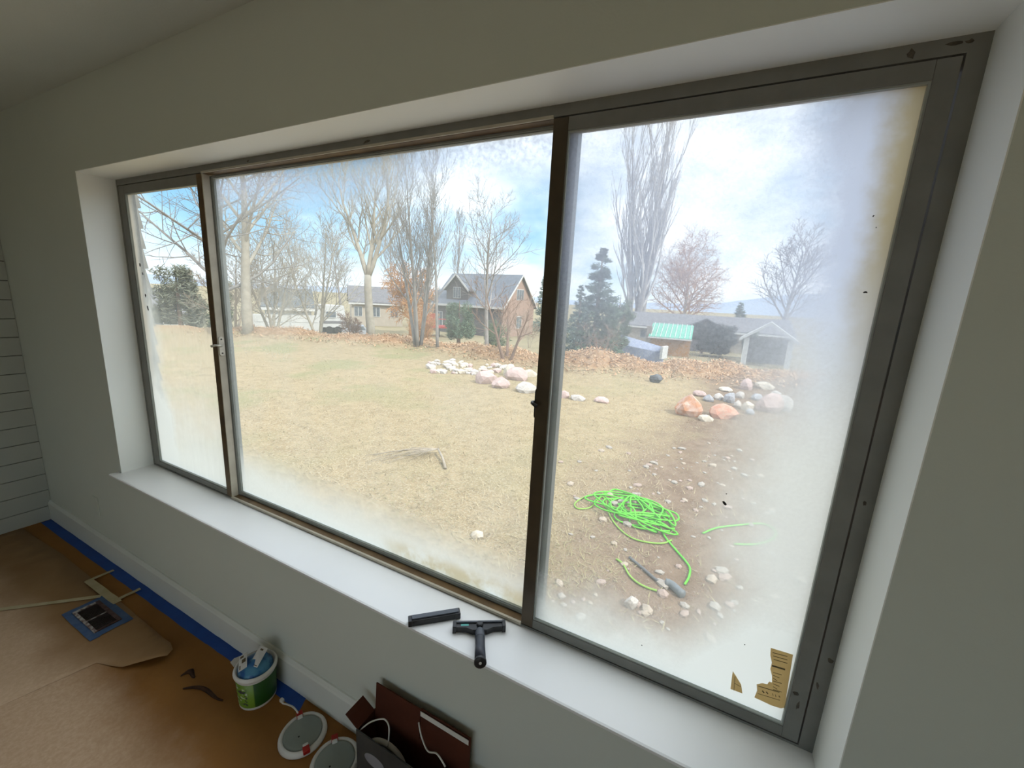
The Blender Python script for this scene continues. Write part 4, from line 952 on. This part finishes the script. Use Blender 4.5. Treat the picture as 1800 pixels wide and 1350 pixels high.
# evergreens: trunk and foliage of many short sprays
EV = {k: mat('needles_'+k, *c) for k, c in dict(dark=((0.075, 0.125, 0.085), (0.12, 0.17, 0.10), 2.5, .8), olive=((0.13, 0.165, 0.075), (0.08, 0.12, 0.07), 2.0, .8), blue=((0.13, 0.19, 0.17), (0.17, 0.22, 0.19), 2.0, .8), dull=((0.17, 0.18, 0.135), (0.13, 0.14, 0.10), 2.0, .8), black=((0.05, 0.06, 0.06), (0.08, 0.085, 0.08), 2.0, .8)).items()}
def evergreen(base, h, w_, m, label, seed, cone=True, n=5200, size=.35, name='spruce', group='evergreen trees'):
    r = np.random.default_rng(seed); t = empty(name, base, label, 'tree', group)
    part(t, 'trunk', MB().tube([(base[0], base[1], base[2]-.1), (base[0], base[1], base[2]+h*.5), (base[0], base[1], base[2]+h*.97)], [w_*.06, w_*.035, .01], 8), BARK['red'])
    f = r.random(n)**(1.25 if cone else .9); az = r.random(n)*6.283
    prof = (1-f)**.85*(.95+.07*np.sin(f*67)) + .02 if cone else np.sqrt(np.clip(1-(f*1.9-.9)**2, 0, 1))
    lump = 1 + .16*np.sin(az*3+seed+f*9) + .12*np.sin(az*7+f*23) + (0.22*(r.random(n)**3) if cone else 0)
    rad = w_/2*prof*lump*(r.random(n)**.35)
    p = np.stack([base[0]+rad*np.cos(az), base[1]+rad*np.sin(az), base[2]+h*(.02+.96*f)], -1)
    if cone:                                           # whorls of drooping branches
        K = 150; bf = r.random(K)**1.15*.96; ba = r.random(K)*6.283; bl = w_/2*((1-bf)**.85+.03)*r.uniform(.70, 1.22, K); k_ = r.integers(0, K, n); tt = r.random(n)**.6
        sp_ = (.05+.10*(1-tt))[:, None]*bl[k_][:, None]*r.normal(0, 1.2, (n, 3)); az = ba[k_]+r.normal(0, .12, n); rr_ = bl[k_]*tt
        p = np.stack([base[0]+rr_*np.cos(az), base[1]+rr_*np.sin(az), base[2]+h*(.03+bf[k_]) - .22*rr_*tt + .10*bl[k_]*tt**3], -1) + sp_
        p[:, 2] = np.maximum(p[:, 2], base[2]+.02); f = bf[k_]
    if not cone:                                       # irregular crown: many overlapping clumps
        K = 34; cf = r.uniform(.10, .86, K); ca = r.random(K)*6.283; cr = w_/2*np.sqrt(np.clip(1-(cf*1.7-.75)**2, .05, 1))*r.uniform(.35, .80, K)
        rb_ = np.minimum(w_, h)*r.uniform(.10, .20, K); k_ = r.integers(0, K, n); q_ = r.normal(0, 1, (n, 3)); q_ /= np.linalg.norm(q_, axis=1)[:, None]
        p = np.stack([base[0]+cr[k_]*np.cos(ca[k_]), base[1]+cr[k_]*np.sin(ca[k_]), base[2]+h*cf[k_]], -1) + q_*(rb_[k_]*r.random(n)**.4)[:, None]
        p[:, 2] = np.maximum(p[:, 2], base[2]+.02); f = (p[:, 2]-base[2])/h
    d = np.stack([np.cos(az), np.sin(az), r.normal(.10 if cone else .5, .35, n)], -1)+r.normal(0, .28, (n, 3)); d /= np.linalg.norm(d, axis=1)[:, None]
    s = np.cross(d, r.normal(0, 1, (n, 3))); s /= np.linalg.norm(s, axis=1)[:, None]
    L = size*r.uniform(.5, 1.2, n)*(.45+.55*(1-f)); wd = L*.24
    V = np.stack([p-d*L[:, None]*.3, p+s*wd[:, None]/2, p+d*L[:, None], p-s*wd[:, None]/2], 1).reshape(-1, 3) - np.array(base)
    me = bpy.data.meshes.new('foliage'); me.from_pydata(V.tolist(), [], np.arange(n*4).reshape(-1, 4).tolist()); me.materials.append(EV[m])
    o = bpy.data.objects.new('foliage', me); col.objects.link(o); o.parent = t
    return t
def EVG(u, v, vtop, wpx, d, m, label, seed, **kw):
    p = far(u, v, d); base = (p.x, p.y, min(p.z, gz(p.x, p.y)+.3)); h = far(u, vtop, d).z-base[2]; w_ = (far(u+wpx/2, v, d)-far(u-wpx/2, v, d)).length
    return evergreen(base, h, w_, EV and m, label, seed, **kw)
EVG(1044, 612, 432, 104, 34, 'dark', 'tall dark pointed spruce at the left of the right pane', 2, n=15000, size=.42)
EVG(1014, 612, 500, 62, 33, 'blue', 'smaller bluish spruce against the left side of the tall one', 3, n=5000, size=.36)
EVG(1082, 612, 512, 60, 36, 'olive', 'olive green rounded conifer right of the tall spruce', 4, n=6500, size=.40, cone=False)
EVG(806, 602, 526, 60, 21, 'dark', 'dense green juniper in front of the blue roofed house', 5, n=7000, size=.22, cone=False)
EVG(872, 602, 556, 52, 27, 'olive', 'low olive evergreen bush right of the juniper', 6, n=4500, size=.24, cone=False)
EVG(950, 600, 485, 34, 66, 'blue', 'far blue green pine beside the brick gable', 7, n=3500, size=.7)
EVG(320, 585, 462, 100, 31, 'dull', 'large hazy dark evergreen seen through the left pane', 8, n=8000, size=.45, cone=False)
EVG(392, 585, 480, 52, 34, 'olive', 'dim evergreen behind the left mullion', 9, n=4000, size=.45, cone=False)
EVG(1297, 572, 532, 34, 76, 'dark', 'small far dark pine above the long roof', 10, n=2500, size=.8)
EVG(1268, 607, 568, 62, 48, 'black', 'dark evergreen hedge clump before the long house', 11, n=6000, size=.5, cone=False)
EVG(1235, 606, 562, 40, 48, 'black', 'dark upright evergreen beside the green roofed shed', 12, n=4500, size=.5, cone=False)
EVG(1318, 608, 578, 40, 49, 'olive', 'low olive hedge left of the white canopy', 13, n=3500, size=.4, cone=False)
EVG(835, 560, 470, 40, 85, 'blue', 'far dull green tree behind the blue roof ridge', 14, n=3000, size=.9, cone=False)

# ------------------------------------------------------------------ neighbouring houses
wallc = lambda n_, c: mat('house_'+n_, c, tuple(x*.9 for x in c), 1.5, .85, .05, 12)
H = dict(white=wallc('white', (0.496, 0.496, 0.484)), beige=wallc('beige', (0.409, 0.360, 0.298)), brick=mat('house_brick', (0.285, 0.186, 0.146), (0.329, 0.229, 0.186), 9, .9, .2, 30), slate=mat('roof_slate', (0.124, 0.140, 0.171), (0.096, 0.108, 0.133), 3, .8, .2, 20),
         roofgrey=mat('roof_grey', (0.149, 0.146, 0.155), (0.118, 0.115, 0.124), 3, .8, .2, 20), roofdark=mat('roof_dark', (0.105, 0.118, 0.124), (0.081, 0.090, 0.096), 3, .8, .2, 20), shingle=mat('dark_shingle', (0.084, 0.077, 0.084), (0.118, 0.108, 0.112), 6, .9, .2, 30),
         trim=wallc('trim', (0.521, 0.521, 0.508)), pane=mat('house_glass', (0.136, 0.155, 0.180), (0.099, 0.118, 0.136), 3, .2), green=mat('green_roof', (0.081, 0.310, 0.223), (0.099, 0.347, 0.260), 4, .5), orangew=mat('orange_wood', (0.372, 0.192, 0.062), (0.322, 0.161, 0.050), 6, .8),
         red=mat('red_paint', (0.360, 0.037, 0.031), (0.310, 0.031, 0.028), 6, .6), tarp=mat('blue_tarp', (0.223, 0.260, 0.372), (0.285, 0.322, 0.422), 3, .5), wood=mat('fence_wood', (0.248, 0.211, 0.180), (0.205, 0.174, 0.149), 5, .9), asphalt=mat('asphalt', (0.205, 0.205, 0.211), (0.180, 0.180, 0.186), 3, .9), tyre=mat('tyre', (0.025, 0.025, 0.026), None, 5, .8))
def house_frame(u, d, yaw=0.0, z=None):
    """empty whose local x runs to the right across the view and local y away from the viewer, turned by yaw"""
    p = far(u, 560, d); dr = Vector((p.x-CAM.x, p.y-CAM.y)).normalized(); ang = math.atan2(-dr.x, dr.y) + yaw
    return Vector((p.x, p.y, gz(p.x, p.y) if z is None else z)), ang
def local_thing(name, base, ang, label, cat, group=None):
    o = empty(name, base, label, cat, group); o.rotation_euler = (0, 0, ang); return o
def lp(parent, name, mb, m, smooth=False):
    return mb.build(name, m, parent, None, smooth)
def gable_roof(x0, x1, y0, y1, ze, zr, over=.35, th=.16):
    """roof slabs with ridge along x"""
    ym = (y0+y1)/2; s = (zr-ze)/(ym-y0); a = MB(); b = MB()
    for mb, yo in ((a, y0-over), (b, y1+over)):
        zo = zr - s*abs(yo-ym); mb.poly([(x0-over, yo, zo), (x1+over, yo, zo), (x1+over, ym, zr), (x0-over, ym, zr)]); mb.poly([(x0-over, yo, zo+th), (x1+over, yo, zo+th), (x1+over, ym, zr+th), (x0-over, ym, zr+th)])
        mb.poly([(x0-over, yo, zo), (x1+over, yo, zo), (x1+over, yo, zo+th), (x0-over, yo, zo+th)])
        for x in (x0-over, x1+over): mb.poly([(x, yo, zo), (x, ym, zr), (x, ym, zr+th), (x, yo, zo+th)])
    return a, b
def barge(x, y0, y1, ze, zr, over=.35, th=.22):
    ym = (y0+y1)/2; s = (zr-ze)/(ym-y0); out = []
    for yo in (y0-over, y1+over):
        zo = zr - s*abs(yo-ym); mb = MB(); mb.prism([(yo, zo-.06), (ym, zr-.06), (ym, zr+th), (yo, zo+th)], 0, x, x+.06); out.append(mb)
    return out
def window(parent, x0, x1, z0, z1, y, axis='x', panes=2, sgn=-1):
    """framed window on a wall; axis x: wall in the xz plane at y, axis y: wall in the yz plane at x=y"""
    def bx(a0, a1, b0, b1, d0, d1):
        d0, d1 = y+sgn*d0, y+sgn*d1; d0, d1 = min(d0, d1), max(d0, d1)
        return MB().box(a0, a1, d0, d1, b0, b1) if axis == 'x' else MB().box(d0, d1, a0, a1, b0, b1)
    f_ = lp(parent, 'window', bx(x0, x1, z0, z1, 0, .06), H['trim']); n = panes; wd = (x1-x0-.12-.08*(n-1))/n
    for i in range(n): lp(f_, 'pane', bx(x0+.06+i*(wd+.08), x0+.06+i*(wd+.08)+wd, z0+.07, z1-.07, .055, .075), H['pane'])
def walls(x0, x1, y0, y1, z0, ze, zr=None):
    mb = MB(); mb.box(x0, x1, y0, y1, z0, ze)
    if zr is not None:
        ym = (y0+y1)/2; mb.prism([(y0, ze), (y1, ze), (ym, zr)], 0, x0, x1)
    return mb
# blue-grey roofed house with a dormer and a brick gable end turned to the viewer
b, a = house_frame(852, 58, math.radians(-33)); b.z = gz(b.x, b.y)-.2
t = local_thing('house', b, a, 'two storey house with blue grey roof, gabled dormer and brick gable end', 'house', 'neighbouring houses')
L2, W2, ZE, ZR = 5.4, 4.3, 4.1, 8.0
lp(t, 'wall', walls(-L2, L2, -W2, W2, 0, ZE, ZR), H['brick'])
ra, rb = gable_roof(-L2, L2, -W2, W2, ZE, ZR)
lp(t, 'roof', ra, H['slate']); lp(t, 'roof', rb, H['slate'])
for mb in barge(L2+.36, -W2, W2, ZE, ZR): lp(t, 'bargeboard', mb, H['trim'])
lp(t, 'front_cladding', MB().box(-L2-.02, L2+.02, -W2-.08, -W2, 0, ZE-.1), H['shingle'])
# dormer on the near slope
dx, dw = -1.9, 1.75; dz0, dze, dzr = 4.6, 6.0, 7.75; dy = -W2+.35
dm_ = MB(); dm_.box(dx-dw, dx+dw, dy, 0, dz0-.6, dze); dm_.prism([(dx-dw, dze), (dx+dw, dze), (dx, dzr)], 1, dy, 0); do = lp(t, 'dormer', dm_, H['shingle'])
for sx in (-1, 1):
    e_x = dx+sx*(dw+.3); sl = (dzr-dze)/dw; ez = dze-.3*sl
    mb = MB(); mb.prism([(e_x, ez), (dx, dzr), (dx, dzr+.17), (e_x, ez+.17)], 1, dy-.35, 0); lp(do, 'dormer_roof', mb, H['slate'])
    mb = MB(); mb.prism([(e_x, ez-.08), (dx, dzr-.08), (dx, dzr+.2), (e_x, ez+.2)], 1, dy-.42, dy-.36); lp(do, 'bargeboard', mb, H['trim'])
def sub_window(parent, x0, x1, z0, z1, y, n):
    lp(parent, 'window', MB().box(x0, x1, y-.06, y, z0, z1), H['trim']); wd = (x1-x0-.12-.08*(n-1))/n
    for i in range(n): lp(parent, 'pane', MB().box(x0+.06+i*(wd+.08), x0+.06+i*(wd+.08)+wd, y-.08, y-.055, z0+.07, z1-.07), H['pane'])
sub_window(do, dx-.6, dx+.6, 4.75, 6.2, dy, 3)
window(t, -.95, .95, 4.9, 6.3, L2, 'y', 3, 1); window(t, -.7, .7, 1.2, 2.8, L2, 'y', 2, 1)
lp(t, 'fascia', MB().box(-L2-.36, L2+.36, -W2-.42, -W2-.34, ZE-.42, ZE-.14), H['trim'])
for x in (-4.4, -2.2): window(t, x-.5, x+.5, 1.0, 2.9, -W2-.08, 'x', 2)
# small gabled wing on its left
lw = MB(); lw.box(-8.6, -L2, -2.6, 2.6, 0, 3.4); lw.prism([(-8.6, 3.4), (-L2, 3.4), (-7.0, 5.6)], 1, -2.6, 2.6); lp(t, 'side_wing', lw, H['beige'])
for sx, e_x in ((-1, -8.95), (1, -5.2)):
    zo = 5.6-(2.2/1.6)*abs(e_x+7.0); mb = MB(); mb.prism([(e_x, zo), (-7.0, 5.6), (-7.0, 5.76), (e_x, zo+.16)], 1, -2.95, 2.9); lp(t, 'roof', mb, H['slate'])
    mb = MB(); mb.prism([(e_x, zo-.05), (-7.0, 5.55), (-7.0, 5.8), (e_x, zo+.2)], 1, -3.02, -2.96); lp(t, 'bargeboard', mb, H['trim'])
# red deck in front
b, a = house_frame(763, 50, 0); t = local_thing('deck', b, a, 'red painted deck with a boxy red panel left of the juniper', 'deck')
lp(t, 'platform', MB().box(-1.9, 1.9, -1.2, 1.2, 1.05, 1.25), H['red'])
for x in (-1.8, -.6, .6, 1.8): lp(t, 'post', MB().box(x-.07, x+.07, -1.15, -1.0, -.3, 1.05), H['tyre'])
lp(t, 'panel', MB().box(-1.5, .3, -1.15, -1.05, 1.25, 2.7), H['red']); lp(t, 'rail', MB().box(-1.9, 1.9, -1.18, -1.10, 2.05, 2.15), H['red'])
# long single storey house in the right pane
b, a = house_frame(1235, 58, math.radians(4)); t = local_thing('house', b, a, 'long low house with a grey roof in the right pane', 'house', 'neighbouring houses')
lp(t, 'wall', walls(-8.6, 9.0, -3.4, 3.4, -.3, 2.5, 3.9), H['beige'])
ra, rb = gable_roof(-8.6, 9.0, -3.4, 3.4, 2.5, 3.9, .5); lp(t, 'roof', ra, H['roofgrey']); lp(t, 'roof', rb, H['roofgrey'])
lp(t, 'fascia', MB().box(-9.1, 9.5, -3.98, -3.90, 2.15, 2.36), H['trim'])
for x in (-6.5, -3.5, 3.0, 6.0): window(t, x-.7, x+.7, .9, 2.0, -3.4)
gw = MB(); gw.box(-2.6, 2.6, -6.0, -3.4, -.3, 2.4); gw.prism([(-2.6, 2.4), (2.6, 2.4), (0, 3.7)], 1, -6.0, -1.0); lp(t, 'front_wing', gw, H['shingle'])
for sx in (-1, 1):
    e_x = sx*3.1; zo = 3.7-.5*3.1; mb = MB(); mb.prism([(e_x, zo), (0, 3.7), (0, 3.86), (e_x, zo+.16)], 1, -6.4, -1.0); lp(t, 'roof', mb, H['roofgrey'])
# garden shed with a green roof
b, a = house_frame(1186, 46, math.radians(-3)); b.z += .75; t = local_thing('shed', b, a, 'small orange wooden shed with a mint green roof', 'shed')
lp(t, 'wall', MB().box(-2.1, 1.8, -1.0, 1.4, -1.1, 1.15), H['orangew'])
mb = MB(); mb.prism([(-1.6, 1.0), (-1.6, 1.12), (1.6, 2.35), (1.6, 2.2)], 0, -2.2, 1.9); lp(t, 'roof', mb, H['green'])
for k in range(9): mb = MB(); x = -2.0+k*.46; mb.prism([(-1.62, 1.10), (-1.62, 1.17), (1.6, 2.42), (1.6, 2.34)], 0, x, x+.05); lp(t, 'roof_seam', mb, H['trim'])
lp(t, 'corner_post', MB().box(-2.5, -2.0, -1.1, -.6, -.4, 2.1), H['wood']); lp(t, 'gutter', MB().box(-2.25, 1.95, -1.72, -1.6, .93, 1.06), H['trim'])
# white gabled canopy
b, a = house_frame(1358, 45, 0); b.z += .55; t = local_thing('canopy', b, a, 'white gabled canopy frame fading in the fog', 'canopy')
for x in (-1.7, 1.7):
    for y in (-1.5, 1.5): lp(t, 'post', MB().box(x-.22, x+.22, y-.12, y+.12, -.9, 1.9), H['trim'])
for sx in (-1, 1): mb = MB(); mb.prism([(sx*2.3, 1.6), (0, 3.2), (0, 3.45), (sx*2.3, 1.85)], 1, -1.9, 1.9); lp(t, 'roof', mb, H['trim'])
lp(t, 'back_wall', MB().box(-1.7, 1.7, 1.3, 1.4, -.9, 1.8), H['roofgrey'])
# tarp covered boat
b, a = house_frame(1134, 38, math.radians(-18)); b.z += .6; t = local_thing('covered_boat', b, a, 'long low boat under a blue and white cover beside the conifers', 'boat')
mb = MB()
for i in range(9):
    f = i/8; w_ = .75*math.sin(PI*min(1, .12+f*.95))**.5; hgt = 1.7-.75*f
    for q in ((-w_, -.7), (-w_*.95, hgt*.55), (0, hgt), (w_*.95, hgt*.55), (w_, -.7)): mb.v.append((-2.0+4.0*f, q[0], q[1]-.1))
for i in range(8):
    for j in range(4): c_ = i*5+j; mb.f.append((c_, c_+1, c_+6, c_+5)); mb.mi.append(0)
mb.f += [(0, 1, 2, 3, 4), (44, 43, 42, 41, 40)]; mb.mi += [0, 0]
lp(t, 'cover', mb, H['tarp']); lp(t, 'edge_board', MB().box(1.85, 2.05, -.8, .8, -.1, .95), H['trim'])
# white garage
b, a = house_frame(508, 46, 0); t = local_thing('garage', b, a, 'white garage with a dark roof among the left thicket', 'garage')
wv = (far(548, 550, 46)-far(472, 550, 46)).length/2
lp(t, 'wall', walls(-wv, wv, -3, 3, -.4, 3.1, 4.5), H['white']); ra, rb = gable_roof(-wv, wv, -3, 3, 3.1, 4.6, .3); lp(t, 'roof', ra, H['roofdark']); lp(t, 'roof', rb, H['roofdark'])
lp(t, 'fascia', MB().box(-wv-.3, wv+.3, -3.42, -3.32, 2.78, 3.02), H['trim'])
for x in (-1.6, 1.3):
    dd = lp(t, 'garage_door', MB().box(x-1.2, x+1.2, -3.08, -3.0, -.4, 2.4), H['trim'])
    for i in range(4): lp(dd, 'door_panel', MB().box(x-1.1, x+1.1, -3.12, -3.08, -.32+i*.68, .28+i*.68), H['white'])
# trailer
b, a = house_frame(580, 47, math.radians(6)); b.z += .5; t = local_thing('travel_trailer', b, a, 'white travel trailer with dark wheels parked right of the garage', 'trailer')
hw = (far(607, 550, 47)-far(556, 550, 47)).length/2
mb = MB(); mb.prism([(-hw, .55), (hw, .55), (hw*1.02, 1.6), (hw*.9, 2.75), (-hw*.9, 2.8), (-hw*1.02, 1.5)], 1, -1.1, 1.1); lp(t, 'body', mb, H['white'])
lp(t, 'stripe', MB().box(-hw, hw, -1.13, -1.1, .95, 1.2), H['roofgrey'])
for x in (-.2, .6): lp(t, 'wheel', MB().tube([(x, -1.14, .33), (x, -.95, .33)], .34, 16), H['tyre'])
lp(t, 'skirt', MB().box(-hw, hw, -.9, .9, -.1, .55), H['tyre']); window(t, -.5, .5, 1.5, 2.2, -1.1, 'x', 1)
# beige house behind the forked tree
b, a = house_frame(660, 66, math.radians(5)); t = local_thing('house', b, a, 'beige house with a grey roof half hidden behind the forked tree', 'house', 'neighbouring houses')
hw = (far(703, 550, 66)-far(618, 550, 66)).length/2
lp(t, 'wall', walls(-hw, hw, -3.5, 3.5, -.4, 3.4, 5.4), H['beige']); ra, rb = gable_roof(-hw, hw, -3.5, 3.5, 3.4, 5.4, .4); lp(t, 'roof', ra, H['roofgrey']); lp(t, 'roof', rb, H['roofgrey'])
for x in (-2.6, -.2, 2.3): window(t, x-.55, x+.55, 1.3, 2.7, -3.5)
lp(t, 'fascia', MB().box(-hw-.4, hw+.4, -4.0, -3.92, 3.0, 3.2), H['trim'])
# parked car
b, a = house_frame(628, 45, math.radians(4)); t = local_thing('car', b, a, 'small grey parked car right of the trailer', 'car')
mb = MB(); mb.prism([(-1.5, .35), (1.5, .35), (1.5, .85), (1.0, .95), (.6, 1.4), (-.6, 1.42), (-1.1, .95), (-1.5, .85)], 1, -.75, .75); lp(t, 'body', mb, mat('car_paint', (0.42, 0.44, 0.48), None, 3, .3, 0, 60, .3))
for x in (-.95, .95): lp(t, 'wheel', MB().tube([(x, -.80, .32), (x, -.6, .32)], .32, 14), H['tyre'])
lp(t, 'side_window', MB().prism([(-.85, .95), (.75, .95), (.5, 1.33), (-.52, 1.34)], 1, -.765, -.75), H['pane'])
# white house far left
b, a = house_frame(281, 40, math.radians(0)); t = local_thing('house', b, a, 'white lap sided house end seen low in the left pane', 'house', 'neighbouring houses')
lp(t, 'wall', walls(-2.6, 1.4, -2.5, 2.5, -.4, 2.7, 4.0), H['white']); ra, rb = gable_roof(-2.6, 1.4, -2.5, 2.5, 2.7, 4.0, .4); lp(t, 'roof', ra, H['roofgrey']); lp(t, 'roof', rb, H['roofgrey'])
window(t, -1.6, .2, .9, 2.2, -2.5)
# hills on the horizon
hm = mat('hills', (0.22, 0.27, 0.36), (0.25, 0.30, 0.37), .006, .95)  # distance haze is put into the bluish base colour
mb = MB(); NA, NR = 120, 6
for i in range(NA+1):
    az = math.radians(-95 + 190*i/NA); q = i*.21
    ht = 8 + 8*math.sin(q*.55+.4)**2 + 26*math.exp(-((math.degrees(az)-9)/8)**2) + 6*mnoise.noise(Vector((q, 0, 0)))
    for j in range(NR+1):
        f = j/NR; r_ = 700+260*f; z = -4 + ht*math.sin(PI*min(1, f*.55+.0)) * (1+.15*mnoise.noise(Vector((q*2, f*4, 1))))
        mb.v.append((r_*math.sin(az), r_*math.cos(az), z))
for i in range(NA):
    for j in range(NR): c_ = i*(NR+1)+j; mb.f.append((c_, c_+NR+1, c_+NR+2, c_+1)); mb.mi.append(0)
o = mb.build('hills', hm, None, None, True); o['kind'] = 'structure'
